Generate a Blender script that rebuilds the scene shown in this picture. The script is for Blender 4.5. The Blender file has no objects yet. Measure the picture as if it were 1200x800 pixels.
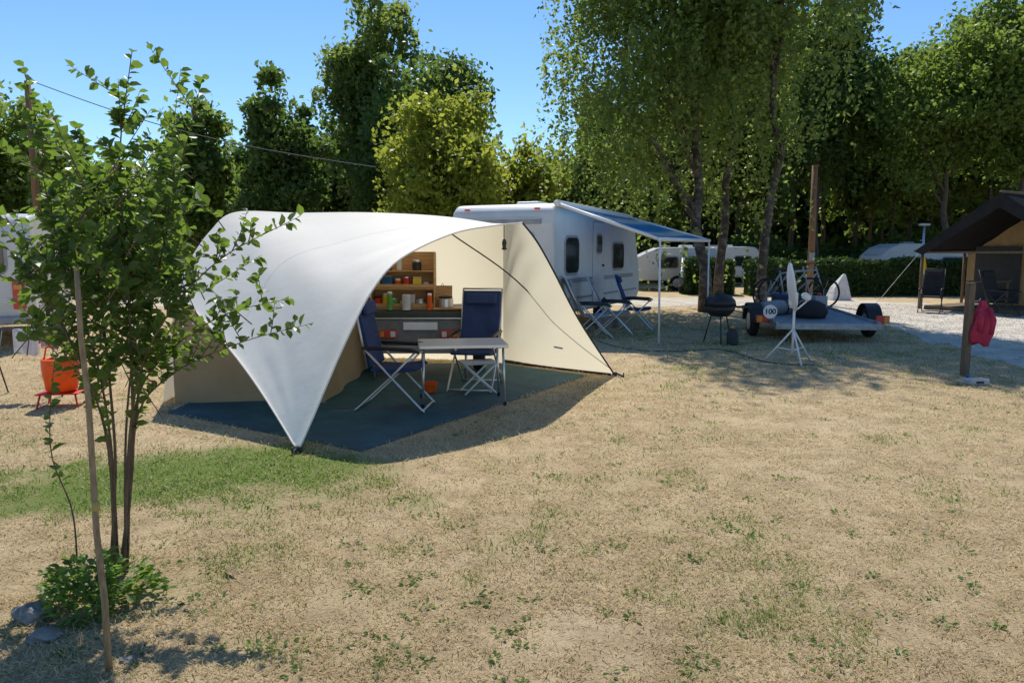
import bpy, bmesh, math, random
import numpy as np
from mathutils import Vector, Matrix
random.seed(11); rng=np.random.default_rng(11)
C=bpy.context.scene.collection
FL=870.0; EYE=1.65; TH=math.atan(105/870)
PI=math.pi
def ray(px,py):
    x=(px-600)/FL; y=-(py-400)/FL
    return Vector((x, math.cos(TH)+y*math.sin(TH), -math.sin(TH)+y*math.cos(TH)))
def at(px,py,Y):
    d=ray(px,py); t=Y/d.y; return Vector((d.x*t,Y,EYE+d.z*t))
def gr(px,py):
    d=ray(px,py); t=-EYE/d.z; return Vector((d.x*t,d.y*t,0))
# ------------------------------------------------------------------ materials
def nt(name):
    m=bpy.data.materials.new(name); m.use_nodes=True
    n=m.node_tree.nodes; l=m.node_tree.links
    return m,n,l,n['Principled BSDF'],n['Material Output']
def mixc(n,l,fac,a,b,blend='MIX'):
    x=n.new('ShaderNodeMix'); x.data_type='RGBA'; x.blend_type=blend
    for s,v in ((0,fac),(6,a),(7,b)):
        if hasattr(v,'is_output'): l.new(v,x.inputs[s])
        else: x.inputs[s].default_value = v if s==0 else (*v,1)
    return x.outputs[2]
def noise(n,l,scale,detail=4,coord='Object',rough=.6,stretch=None):
    tc=n.new('ShaderNodeTexCoord'); no=n.new('ShaderNodeTexNoise')
    no.inputs['Scale'].default_value=scale; no.inputs['Detail'].default_value=detail; no.inputs['Roughness'].default_value=rough
    if stretch:
        mp=n.new('ShaderNodeMapping'); mp.inputs['Scale'].default_value=stretch
        l.new(tc.outputs[coord],mp.inputs[0]); l.new(mp.outputs[0],no.inputs['Vector'])
    else: l.new(tc.outputs[coord],no.inputs['Vector'])
    return no.outputs['Fac']
def ramp(n,l,src,stops):
    r=n.new('ShaderNodeValToRGB'); e=r.color_ramp.elements
    while len(e)<len(stops): e.new(.5)
    for k,(p,c) in enumerate(stops): e[k].position=p; e[k].color=(*c,1)
    l.new(src,r.inputs[0]); return r.outputs[0]
def pm(name,col,rough=.6,metal=0,var=.18,scale=6,bump=0,bscale=80,trans=0,tcol=None,spec=.4,stretch=None,dirt=0):
    m,n,l,b,out=nt(name)
    f=noise(n,l,scale,5,stretch=stretch)
    lo=tuple(c*(1-var) for c in col); hi=tuple(min(1,c*(1+var)) for c in col)
    c=ramp(n,l,f,[(.3,lo),(.7,hi)])
    if dirt:
        f2=noise(n,l,2.3,8,rough=.75)
        d=ramp(n,l,f2,[(.45,(1,1,1)),(.75,(1-dirt,1-dirt*1.1,1-dirt*1.25))])
        c=mixc(n,l,1.0,c,d,'MULTIPLY')
    l.new(c,b.inputs['Base Color'])
    b.inputs['Roughness'].default_value=rough; b.inputs['Metallic'].default_value=metal
    b.inputs['Specular IOR Level'].default_value=spec
    if bump:
        f3=noise(n,l,bscale,6,stretch=stretch); bp=n.new('ShaderNodeBump'); bp.inputs['Strength'].default_value=bump; bp.inputs['Distance'].default_value=.02
        l.new(f3,bp.inputs['Height']); l.new(bp.outputs[0],b.inputs['Normal'])
    if trans:
        t=n.new('ShaderNodeBsdfTranslucent'); 
        if tcol: t.inputs[0].default_value=(*tcol,1)
        else: l.new(c,t.inputs[0])
        mx=n.new('ShaderNodeMixShader'); mx.inputs[0].default_value=trans
        l.new(b.outputs[0],mx.inputs[1]); l.new(t.outputs[0],mx.inputs[2]); l.new(mx.outputs[0],out.inputs[0])
    return m
def leafmat(name,dark,mid,lite,tcol,trans=.45,rough=.45,ns=.6):
    m,n,l,b,out=nt(name)
    g=n.new('ShaderNodeNewGeometry'); f=noise(n,l,ns,3)
    a=n.new('ShaderNodeMath'); a.operation='ADD'; l.new(g.outputs['Random Per Island'],a.inputs[0]); l.new(f,a.inputs[1])
    h=n.new('ShaderNodeMath'); h.operation='MULTIPLY'; h.inputs[1].default_value=.5; l.new(a.outputs[0],h.inputs[0])
    c=ramp(n,l,h.outputs[0],[(.2,dark),(.5,mid),(.8,lite)])
    l.new(c,b.inputs['Base Color']); b.inputs['Roughness'].default_value=rough; b.inputs['Specular IOR Level'].default_value=.3
    t=n.new('ShaderNodeBsdfTranslucent')
    tc=mixc(n,l,.65,c,tcol); l.new(tc,t.inputs[0])
    mx=n.new('ShaderNodeMixShader'); mx.inputs[0].default_value=trans
    l.new(b.outputs[0],mx.inputs[1]); l.new(t.outputs[0],mx.inputs[2]); l.new(mx.outputs[0],out.inputs[0])
    return m
M={}
M['canvas_white']=pm('canvas_white',(.98,.915,.80),.85,var=.02,scale=2,bump=.35,bscale=3,trans=.16,tcol=(.92,.84,.70),spec=.05)
M['canvas_cream']=pm('canvas_cream',(.75,.68,.52),.8,var=.05,scale=2,bump=.3,bscale=4,trans=.55,tcol=(.88,.79,.58))
M['canvas_beige']=pm('canvas_beige',(.34,.26,.155),.85,var=.10,scale=3,bump=.2,bscale=6,trans=.1)
M['hem_dark']=pm('hem_dark',(.04,.045,.05),.7)
M['tarp']=pm('tarp',(.016,.088,.112),.75,var=.35,scale=3,bump=.6,bscale=9,dirt=.25)
M['blue_fabric']=pm('blue_fabric',(.026,.048,.13),.85,bump=.3,bscale=150)
M['grey_fabric']=pm('grey_fabric',(.30,.31,.33),.85,bump=.3,bscale=150,trans=.15)
M['black_fabric']=pm('black_fabric',(.02,.02,.022),.85)
M['alu']=pm('alu',(.62,.63,.65),.35,.85,var=.06)
M['white_metal']=pm('white_metal',(.80,.79,.77),.4,var=.05)
M['grey_plastic']=pm('grey_plastic',(.25,.26,.27),.5)
M['table_top']=pm('table_top',(.50,.51,.52),.45,var=.12,scale=60)
M['white_paint']=pm('white_paint',(.64,.64,.625),.35,var=.04,scale=1.5,dirt=.12)
M['grey_trim']=pm('grey_trim',(.30,.31,.33),.45)
M['glass']=pm('glass',(.015,.02,.024),.08,var=.3,scale=.8,spec=.8)
M['black_plastic']=pm('black_plastic',(.02,.02,.021),.45)
M['rubber']=pm('rubber',(.018,.018,.019),.85,bump=.2,bscale=70)
M['red_lens']=pm('red_lens',(.55,.02,.015),.2,spec=.7)
M['amber_lens']=pm('amber_lens',(.7,.25,.03),.2,spec=.7)
M['white_lens']=pm('white_lens',(.7,.7,.7),.2)
M['olive']=pm('olive',(.055,.065,.05),.5,dirt=.3)
M['trailer_grey']=pm('trailer_grey',(.20,.205,.20),.5,dirt=.3)
M['plywood']=pm('plywood',(.52,.30,.13),.6,var=.3,scale=4,stretch=(1,1,14))
M['old_wood']=pm('old_wood',(.17,.125,.085),.85,var=.35,scale=9,stretch=(6,6,.6),bump=.6,bscale=30)
M['brown_pole']=pm('brown_pole',(.20,.11,.06),.85,var=.3,scale=7,stretch=(6,6,.5),bump=.4,bscale=20)
M['stake_wood']=pm('stake_wood',(.34,.23,.12),.8,var=.35,scale=14,stretch=(4,4,.5),bump=.4,bscale=40)
M['tie']=pm('tie',(.42,.33,.10),.8)
M['bark']=pm('bark',(.10,.08,.06),.9,var=.45,scale=7,stretch=(3,3,.8),bump=.8,bscale=18)
M['stem_bark']=pm('stem_bark',(.15,.105,.065),.85,var=.4,scale=25,stretch=(2,2,.5),bump=.5,bscale=60)
M['orange']=pm('orange',(.85,.14,.015),.5,trans=.25)
M['cloth_white']=pm('cloth_white',(.72,.71,.71),.85,trans=.2)
M['cloth_pink']=pm('cloth_pink',(.62,.38,.44),.85,trans=.2)
M['cloth_red']=pm('cloth_red',(.50,.045,.105),.85,var=.3,bump=.4,bscale=25,trans=.25)
M['concrete']=pm('concrete',(.5,.49,.47),.85,bump=.4,bscale=40)
M['rock']=pm('rock',(.24,.225,.205),.85,var=.4,scale=12,bump=.8,bscale=30)
M['gravel']=pm('gravel',(.58,.525,.445),.95,var=.22,scale=2.2,bump=.5,bscale=60,spec=.0,dirt=.35)
M['pebble']=leafmat('pebble',(.40,.36,.31),(.60,.55,.48),(.78,.73,.66),(.6,.55,.48),.1,.9,ns=2)
M['safari_roof']=pm('safari_roof',(.030,.031,.034),.95,bump=.3,bscale=4,spec=.0)
M['safari_wall']=pm('safari_wall',(.46,.33,.18),.85,var=.12,bump=.3,bscale=5,trans=.25)
M['steel']=pm('steel',(.34,.37,.41),.45,.5,var=.35,scale=9,bump=.2,bscale=40,dirt=.3)
M['blue_plastic']=pm('blue_plastic',(.02,.12,.30),.45)
M['car_blue']=pm('car_blue',(.03,.06,.14),.25,spec=.7)
M['yellow']=pm('yellow',(.8,.55,.04),.5)
M['red']=pm('red',(.6,.03,.02),.5)
M['green_p']=pm('green_p',(.12,.36,.07),.5)
M['dry_leaf']=pm('dry_leaf',(.5,.37,.22),.8,var=.4,scale=15)
M['lf_birch']=leafmat('lf_birch',(.050,.086,.028),(.080,.126,.038),(.145,.19,.058),(.44,.56,.10),.55)
M['lf_dark']=leafmat('lf_dark',(.036,.070,.022),(.058,.102,.030),(.105,.15,.040),(.24,.38,.06),.49)
M['lf_yellow']=leafmat('lf_yellow',(.085,.125,.022),(.145,.185,.03),(.24,.27,.045),(.58,.64,.08),.57)
M['lf_mid']=leafmat('lf_mid',(.054,.094,.024),(.088,.138,.034),(.155,.205,.048),(.38,.53,.08),.53)
M['lf_wood']=leafmat('lf_wood',(.028,.056,.017),(.050,.088,.026),(.10,.145,.035),(.26,.40,.06),.50)
M['lf_hedge']=leafmat('lf_hedge',(.022,.052,.015),(.038,.078,.02),(.065,.11,.028),(.11,.2,.03),.3)
M['lf_shrub']=leafmat('lf_shrub',(.028,.062,.018),(.050,.094,.025),(.088,.145,.035),(.36,.54,.06),.43,.38,ns=3)
M['lf_weed']=leafmat('lf_weed',(.055,.12,.025),(.10,.19,.04),(.17,.27,.06),(.32,.50,.06),.45,ns=3)
M['gs_dry']=leafmat('gs_dry',(.48,.37,.22),(.70,.57,.36),(.86,.75,.52),(.78,.66,.40),.38,.8,ns=1.2)
M['gs_green']=leafmat('gs_green',(.11,.165,.035),(.18,.25,.06),(.31,.35,.12),(.38,.50,.09),.45,.6,ns=1.2)
def awning_mat():
    m,n,l,b,out=nt('awning_stripes')
    tc=n.new('ShaderNodeTexCoord'); w=n.new('ShaderNodeTexWave'); w.bands_direction='Y'; w.inputs['Scale'].default_value=.35; w.inputs['Distortion'].default_value=.0; w.inputs['Detail'].default_value=0
    l.new(tc.outputs['Object'],w.inputs['Vector'])
    c=ramp(n,l,w.outputs['Fac'],[(.2,(.06,.38,.88)),(.6,(.14,.52,.93)),(.93,(.66,.84,.95))])
    l.new(c,b.inputs['Base Color']); b.inputs['Roughness'].default_value=.6
    t=n.new('ShaderNodeBsdfTranslucent'); l.new(c,t.inputs[0]); mx=n.new('ShaderNodeMixShader'); mx.inputs[0].default_value=.7
    l.new(b.outputs[0],mx.inputs[1]); l.new(t.outputs[0],mx.inputs[2]); l.new(mx.outputs[0],out.inputs[0]); return m
M['awning']=awning_mat()
def birch_bark():
    m,n,l,b,out=nt('birch_bark')
    f=noise(n,l,4,5,stretch=(1,1,1.6),rough=.6); c=ramp(n,l,f,[(.34,(.028,.024,.02)),(.52,(.085,.068,.053)),(.70,(.22,.20,.172))])
    l.new(c,b.inputs['Base Color']); b.inputs['Roughness'].default_value=.85
    f3=noise(n,l,20,5); bp=n.new('ShaderNodeBump'); bp.inputs['Strength'].default_value=.7; l.new(f3,bp.inputs['Height']); l.new(bp.outputs[0],b.inputs['Normal']); return m
M['birch_bark']=birch_bark()
def ground_mat():
    m,n,l,b,out=nt('dry_lawn')
    big=noise(n,l,.45,5); med=noise(n,l,2.6,8,rough=.80); fine=noise(n,l,60,8,rough=.78); fib=noise(n,l,190,6,rough=.8)
    c1=ramp(n,l,fine,[(.25,(.35,.26,.145)),(.48,(.59,.465,.285)),(.72,(.80,.68,.47))])
    c2=ramp(n,l,fib,[(.3,(.66,.62,.57)),(.7,(1.18,1.16,1.13))]); c=mixc(n,l,.95,c1,c2,'MULTIPLY')
    bare=ramp(n,l,big,[(.44,(0,0,0)),(.64,(1,1,1))]); c=mixc(n,l,bare,c,mixc(n,l,.22,c,(.74,.59,.42)))
    pt=ramp(n,l,med,[(.32,(.54,.48,.39)),(.58,(1.07,1.05,1.03))]); c=mixc(n,l,.9,c,pt,'MULTIPLY')
    gcol=ramp(n,l,fine,[(.28,(.065,.105,.024)),(.55,(.18,.235,.055)),(.75,(.38,.40,.15))])
    at_=n.new('ShaderNodeAttribute'); at_.attribute_name='green'
    s=n.new('ShaderNodeMath'); s.operation='ADD'; l.new(at_.outputs['Fac'],s.inputs[0])
    k=n.new('ShaderNodeMath'); k.operation='MULTIPLY_ADD'; l.new(med,k.inputs[0]); k.inputs[1].default_value=2.2; k.inputs[2].default_value=-1.16; l.new(k.outputs[0],s.inputs[1])
    k2=n.new('ShaderNodeMath'); k2.operation='MULTIPLY_ADD'; l.new(fine,k2.inputs[0]); k2.inputs[1].default_value=1.7; k2.inputs[2].default_value=-.85
    s2=n.new('ShaderNodeMath'); s2.operation='ADD'; l.new(s.outputs[0],s2.inputs[0]); l.new(k2.outputs[0],s2.inputs[1])
    gm=ramp(n,l,s2.outputs[0],[(.14,(0,0,0)),(.88,(1,1,1))])
    c=mixc(n,l,gm,c,gcol)
    l.new(c,b.inputs['Base Color']); b.inputs['Roughness'].default_value=.95; b.inputs['Specular IOR Level'].default_value=.1
    bp=n.new('ShaderNodeBump'); bp.inputs['Strength'].default_value=.9; bp.inputs['Distance'].default_value=.02; l.new(fine,bp.inputs['Height'])
    bp2=n.new('ShaderNodeBump'); bp2.inputs['Strength'].default_value=.5; bp2.inputs['Distance'].default_value=.05; l.new(med,bp2.inputs['Height']); l.new(bp.outputs[0],bp2.inputs['Normal'])
    l.new(bp2.outputs[0],b.inputs['Normal']); return m
M['ground']=ground_mat()
# ------------------------------------------------------------------ mesh helpers
def meta(o,label=None,cat=None,group=None,kind=None):
    for k,v in (('label',label),('category',cat),('group',group),('kind',kind)):
        if v: o[k]=v
    return o
def thing(name,label,cat,loc=(0,0,0),rz=0,group=None):
    o=bpy.data.objects.new(name,None); C.objects.link(o); o.location=loc; o.rotation_euler=(0,0,rz); o.empty_display_size=.2
    return meta(o,label,cat,group)
def raw(name,v,f,mat,parent=None,smooth=False):
    me=bpy.data.meshes.new(name); me.from_pydata(v if isinstance(v,list) else v.tolist(),[],f if isinstance(f,list) else f.tolist()); me.materials.append(mat)
    o=bpy.data.objects.new(name,me); C.objects.link(o); o.parent=parent
    if smooth: me.polygons.foreach_set('use_smooth',[True]*len(me.polygons))
    return o
class MB:
    def __init__(s): s.v=[]; s.f=[]
    def add(s,v,f):
        k=len(s.v); s.v+= [tuple(p) for p in v]; s.f+=[tuple(i+k for i in q) for q in f]; return s
    def box(s,c,d,rot=None):
        hx,hy,hz=d[0]/2,d[1]/2,d[2]/2; c=Vector(c)
        vs=[Vector((x,y,z)) for x in(-hx,hx) for y in(-hy,hy) for z in(-hz,hz)]
        if rot: vs=[rot@p for p in vs]
        return s.add([p+c for p in vs],[(0,1,3,2),(4,6,7,5),(0,4,5,1),(2,3,7,6),(0,2,6,4),(1,5,7,3)])
    def loft(s,rings,closed=True,caps=True):
        n=len(rings[0]); v=[p for r in rings for p in r]; f=[]
        for i in range(len(rings)-1):
            for j in range(n if closed else n-1):
                k=(j+1)%n; f.append((i*n+j,i*n+k,(i+1)*n+k,(i+1)*n+j))
        if caps and closed: f.append(tuple(range(n))[::-1]); f.append(tuple((len(rings)-1)*n+j for j in range(n)))
        return s.add(v,f)
    def tube(s,pts,r,n=8):
        pts=[Vector(p) for p in pts]; m=len(pts); R=[r]*m if not isinstance(r,(list,tuple)) else r; rings=[]
        ref=None
        for i in range(m):
            t=(pts[min(i+1,m-1)]-pts[max(i-1,0)]); t=t.normalized() if t.length>1e-9 else Vector((0,0,1))
            if ref is None: ref=Vector((1,0,0)) if abs(t.x)<.8 else Vector((0,1,0))
            a=(ref-t*ref.dot(t)).normalized(); b=t.cross(a); ref=a
            rings.append([pts[i]+(a*math.cos(2*PI*j/n)+b*math.sin(2*PI*j/n))*R[i] for j in range(n)])
        return s.loft(rings)
    def lathe(s,prof,n=24,mat=None,caps=True):
        rings=[[Vector((r*math.cos(2*PI*j/n),r*math.sin(2*PI*j/n),z)) for j in range(n)] for r,z in prof]
        if mat: rings=[[mat@p for p in q] for q in rings]
        return s.loft(rings,True,caps)
    def prism(s,poly,vec):
        vec=Vector(vec); a=[Vector(p) for p in poly]; n=len(a)
        return s.add(a+[p+vec for p in a],[tuple(range(n))[::-1],tuple(range(n,2*n))]+[(i,(i+1)%n,n+(i+1)%n,n+i) for i in range(n)])
    def build(s,name,mat,parent=None,smooth=False,bevel=0,seg=2,label=None):
        me=bpy.data.meshes.new(name); me.from_pydata(s.v,[],s.f); me.materials.append(mat)
        bm=bmesh.new(); bm.from_mesh(me); bmesh.ops.recalc_face_normals(bm,faces=bm.faces); bm.to_mesh(me); bm.free()
        o=bpy.data.objects.new(name,me); C.objects.link(o); o.parent=parent
        if smooth: me.polygons.foreach_set('use_smooth',[True]*len(me.polygons))
        if bevel:
            b=o.modifiers.new('b','BEVEL'); b.width=bevel; b.segments=seg; b.limit_method='ANGLE'; b.angle_limit=math.radians(25); b.harden_normals=False
        if label: o['label']=label
        return o
def B(name,c,d,mat,parent,bevel=.008,rot=None): return MB().box(c,d,rot).build(name,mat,parent,bevel=bevel)
def T(name,pts,r,mat,parent,n=8): return MB().tube(pts,r,n).build(name,mat,parent,smooth=True)
def dup(root,loc,rz,label=None,group=None,scale=None):
    def cp(o,p):
        c=o.copy(); C.objects.link(c); c.parent=p
        for ch in list(o.children): cp(ch,c)
        return c
    r=cp(root,None); r.location=loc; r.rotation_euler=(0,0,rz)
    if scale: r.scale=scale
    if label: r['label']=label
    if group: r['group']=group
    return r
def cat(pts,n):
    P=np.array([list(p) for p in pts],float); P=np.vstack([2*P[0]-P[1],P,2*P[-1]-P[-2]]); m=len(P)-3; out=[]
    for u in np.linspace(0,m,n):
        i=min(int(u),m-1); t=u-i; a,b,c,d=P[i:i+4]
        out.append(.5*((2*b)+(-a+c)*t+(2*a-5*b+4*c-d)*t*t+(-a+3*b-3*c+d)*t**3))
    return np.array(out)
def grid(name,G,mat,parent,smooth=True):
    nu,nv=G.shape[:2]; v=G.reshape(-1,3); f=[(i*nv+j,(i+1)*nv+j,(i+1)*nv+j+1,i*nv+j+1) for i in range(nu-1) for j in range(nv-1)]
    return raw(name,v,f,mat,parent,smooth)
def text(name,txt,size,m,parent,loc,rot):
    cu=bpy.data.curves.new('t','FONT'); cu.body=txt; cu.size=size; cu.align_x='CENTER'; cu.align_y='CENTER'; cu.extrude=.001; cu.offset=.004
    o=bpy.data.objects.new('t',cu); C.objects.link(o); dg=bpy.context.evaluated_depsgraph_get()
    me=bpy.data.meshes.new_from_object(o.evaluated_get(dg)); bpy.data.objects.remove(o); me.materials.clear(); me.materials.append(m)
    q=bpy.data.objects.new(name,me); C.objects.link(q); q.parent=parent; q.location=loc; q.rotation_euler=rot; return q
def unit(a): return a/np.maximum(np.linalg.norm(a,axis=1,keepdims=True),1e-9)
def leafcloud(name,P,size,mat,parent=None,aspect=.6):
    P=np.asarray(P,float); n=len(P); a=unit(rng.normal(size=(n,3))); b=unit(np.cross(a,rng.normal(size=(n,3))))
    s=size*(.6+.8*rng.random((n,1)))
    v=np.stack([P+a*s,P+b*s*aspect,P-a*s,P-b*s*aspect],1).reshape(-1,3)
    f=np.arange(4*n).reshape(n,4); return raw(name,v,f,mat,parent)
def leaves6(name,P,D,N,L,mat,parent=None,wid=.30):
    P=np.asarray(P); D=unit(np.asarray(D)); S=unit(np.cross(D,np.asarray(N))); N=np.cross(S,D); L=np.asarray(L).reshape(-1,1); n=len(P)
    up=N*L*.10
    v=np.stack([P,P+D*L*.32+S*L*wid+up,P+D*L*.68+S*L*wid*.85+up,P+D*L-N*L*.08,P+D*L*.68-S*L*wid*.85+up,P+D*L*.32-S*L*wid+up],1).reshape(-1,3)
    k=np.arange(n)[:,None]*6; f=np.vstack([k+np.array([[0,1,2,3]]),k+np.array([[0,3,4,5]])])
    return raw(name,v,f,mat,parent)
lat=rng.random((256,256))
def vn(x,y):
    xi=np.floor(x).astype(int); yi=np.floor(y).astype(int); fx=x-xi; fy=y-yi; fx=fx*fx*(3-2*fx); fy=fy*fy*(3-2*fy)
    g=lambda i,j: lat[i%256,j%256]
    return (g(xi,yi)*(1-fx)+g(xi+1,yi)*fx)*(1-fy)+(g(xi,yi+1)*(1-fx)+g(xi+1,yi+1)*fx)*fy
def greenness(x,y):
    e=lambda cx,cy,rx,ry: np.exp(-(((x-cx)/rx)**2+((y-cy)/ry)**2))
    n=.22*vn(x*.9+9,y*.9+3)+.28*vn(x*2.1,y*2.1)+.50*vn(x*5.3+5,y*5.3)
    strip=1.35*e(-2.1,5.65,1.0,.48)+1.25*e(-3.3,4.85,1.0,.42)+.9*e(-2.7,5.3,1.4,.55)
    g=(n-.57)*1.45+strip*(.45+1.0*n)+.30*e(-.9,4.5,1.1,.8)+.26*e(-2.0,3.6,.7,.4)+.32*e(3.5,13,4,3.2)+.08*e(0.6,5,1.6,1.2)
    g=g-.08*e(4.5,5.5,2.6,2.2)+.05*e(1,3,1.5,.9)
    return np.clip(g,-.3,1)
# ------------------------------------------------------------------ camera, light
cam=bpy.data.objects.new('Camera',bpy.data.cameras.new('Camera')); C.objects.link(cam)
cam.location=(0,0,EYE); cam.rotation_euler=(PI/2-TH,0,0); cam.data.lens=FL/1200*36; cam.data.sensor_width=36; cam.data.clip_end=2000; cam.data.clip_start=.05
bpy.context.scene.camera=cam
S=Vector((-.08,.74,1.0)).normalized()
el=math.asin(S.z); az=math.atan2(S.x,S.y)
sl=bpy.data.lights.new('Sun','SUN'); sl.energy=5.0; sl.angle=math.radians(.53); sl.color=(1,.955,.87)
so=bpy.data.objects.new('Sun',sl); C.objects.link(so); so.rotation_euler=S.to_track_quat('Z','Y').to_euler(); so.location=(0,30,40)
w=bpy.data.worlds.new('World'); bpy.context.scene.world=w; w.use_nodes=True
n=w.node_tree.nodes; l=w.node_tree.links; sk=n.new('ShaderNodeTexSky'); sk.sky_type='NISHITA'; sk.sun_disc=False
sk.sun_elevation=el; sk.sun_rotation=az; sk.air_density=1.0; sk.dust_density=.1; sk.ozone_density=4.0; sk.altitude=300
hs=n.new('ShaderNodeHueSaturation'); hs.inputs['Saturation'].default_value=1.15
l.new(sk.outputs[0],hs.inputs['Color']); l.new(hs.outputs[0],n['Background'].inputs[0]); n['Background'].inputs[1].default_value=.15
sc=bpy.context.scene; sc.view_settings.view_transform='Standard'; sc.view_settings.look='None'; sc.view_settings.exposure=0
# ------------------------------------------------------------------ ground
xs=np.concatenate([[-400,-200,-100,-50,-30,-20],np.arange(-14,18.01,.2),[22,30,50,100,200,400]])
ys=np.concatenate([[-60,-20,-6],np.arange(-1,26.01,.2),[30,38,50,80,150,300,600]])
X,Y=np.meshgrid(xs,ys,indexing='ij'); g=greenness(X,Y)
far=np.clip((np.hypot(X,Y)-20)/15,0,1); g=g*(1-far)+.25*far
go=grid('ground',np.stack([X,Y,np.zeros_like(X)],2),M['ground'],None); meta(go,kind='structure')
a=go.data.attributes.new('green','FLOAT','POINT'); a.data.foreach_set('value',g.reshape(-1).astype(np.float32))
pp=[gr(1260,446),gr(1130,412),gr(1062,390),gr(1000,374),gr(970,358),Vector((3,22.6,0)),Vector((-14,22.2,0)),Vector((-14,26.3,0)),Vector((3,26.8,0)),Vector((11,27.0,0)),gr(1110,358),gr(1280,368)]
poly=[]
for i in range(len(pp)):
    a_,b_=pp[i],pp[(i+1)%len(pp)]; k=max(2,int((b_-a_).length/.12))
    for j in range(k):
        p=a_.lerp(b_,j/k); q=.5*(vn(np.array([p.x*1.3]),np.array([p.y*1.3]))[0]-.5)*2+.25*(vn(np.array([p.x*5]),np.array([p.y*5]))[0]-.5)*2+.05*rng.normal(); poly.append((p.x+q*.6,p.y+q,.004))
o=raw('gravel_path',poly,[tuple(range(len(poly)))],M['gravel']); meta(o,kind='structure')
# ------------------------------------------------------------------ grass
tarp_poly=[Vector((-3.55,7.5)),Vector((-1.25,6.02)),Vector((1.02,9.85)),Vector((-.2,10.9)),Vector((-3.55,10.9))]
def inside(x,y,poly):
    r=np.zeros(len(x),bool); n_=len(poly)
    for i in range(n_):
        x1,y1=poly[i][0],poly[i][1]; x2,y2=poly[(i+1)%n_][0],poly[(i+1)%n_][1]
        c=((y1>y)!=(y2>y))&(x<(x2-x1)*(y-y1)/((y2-y1) if abs(y2-y1)>1e-9 else 1e-9)+x1); r^=c
    return r
PO=[(q[0],q[1]) for q in poly]
# loose stones on the path
x=5+rng.random(50000)*15; y=9.5+rng.random(50000)*14; k=inside(x+.25*rng.normal(size=50000),y+.25*rng.normal(size=50000),PO)&(rng.random(50000)<.6); x=x[k];y=y[k]
o=leafcloud('loose_gravel',np.stack([x,y,.006+.004*rng.random(len(x))],1),.012,M['pebble'],None,.8); meta(o,'loose pale gravel stones on the path','gravel',kind='stuff')
def blades(name,nb,want_green,mat,hmin,hmax,tilt):
    u=rng.random(nb*5); y=1.9*(17/1.9)**(u**1.1); x=(rng.random(nb*5)*2-1)*(.74*y+.4)
    g=greenness(x,y); p=np.clip((g+.04)*1.5,0.014,1) if want_green else np.clip(.8-g,.08,1)
    p=p*np.clip(1.9*(.5*vn(x*2.3,y*2.3)+.5*vn(x*9,y*9))-.35,.12,1)
    inp=inside(x,y,PO)&~(inside(x,y+.3*vn(x*3,y*3),PO)&(rng.random(len(x))<.03))
    keep=(rng.random(len(x))<p)&~inside(x,y,tarp_poly)&~inp; x=x[keep][:nb]; y=y[keep][:nb]; n_=len(x)
    h=(hmin+(hmax-hmin)*rng.random(n_)**1.6)*(.75+.05*y); ang=rng.random(n_)*2*PI; tl=tilt*(.55+.5*rng.random(n_)); wd=(.0006+.00045*y)*(.6+.8*rng.random(n_))
    d=np.stack([np.cos(ang)*np.sin(tl),np.sin(ang)*np.sin(tl),np.abs(np.cos(tl))+.05],1)
    s=np.stack([-np.sin(ang),np.cos(ang),np.zeros(n_)],1)*wd[:,None]; b=np.stack([x,y,np.full(n_,.001)],1); hh=h[:,None]
    mid=b+d*hh*.55+np.array([0,0,1])*hh*.08
    v=np.stack([b-s,b+s,mid+s*.7,b+d*hh,mid-s*.7],1).reshape(-1,3); f=np.arange(5*n_).reshape(n_,5)
    o=raw(name,v,f,mat); meta(o,kind='stuff'); return o
meta(blades('dry_grass',190000,False,M['gs_dry'],.012,.052,1.42),'straw coloured dry grass over the pitch','grass')
meta(blades('green_grass',75000,True,M['gs_green'],.012,.045,1.05),'short green grass in patches on the dry pitch','grass')
cs=[gr(*p) for p in [(545,615),(632,645),(720,640),(815,655),(840,728),(935,690),(985,782),(1060,625),(1090,700),(700,790),(415,640),(250,660),(760,595),(1010,560),(820,770),(330,760),(470,760),(200,660),(640,560),(1130,580),(880,630),(420,690),(560,700)]]
for _ in range(230):
    yy=2.6*(12/2.6)**rng.random(); xx=(rng.random()*2-1)*(.7*yy)
    if not inside(np.array([xx]),np.array([yy]),tarp_poly)[0]: cs.append(Vector((xx,yy,0)))
P=[];D=[];N=[];L=[]
for i,c in enumerate(cs):
    big=i<23
    for _ in range(int(rng.integers(8,30 if big else 13))):
        a_=rng.random()*2*PI; r=rng.random()*(.11 if big else .055); e=.05+.5*rng.random()
        P.append((c.x+r*math.cos(a_),c.y+r*math.sin(a_),.004)); D.append((math.cos(a_),math.sin(a_),e)); N.append((rng.normal()*.3,rng.normal()*.3,1)); L.append(.012+.026*rng.random())
o=leaves6('green_weeds',P,D,N,L,M['lf_weed'],None,.26); meta(o,'small green weeds scattered through the dry grass','weeds',kind='stuff')
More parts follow.
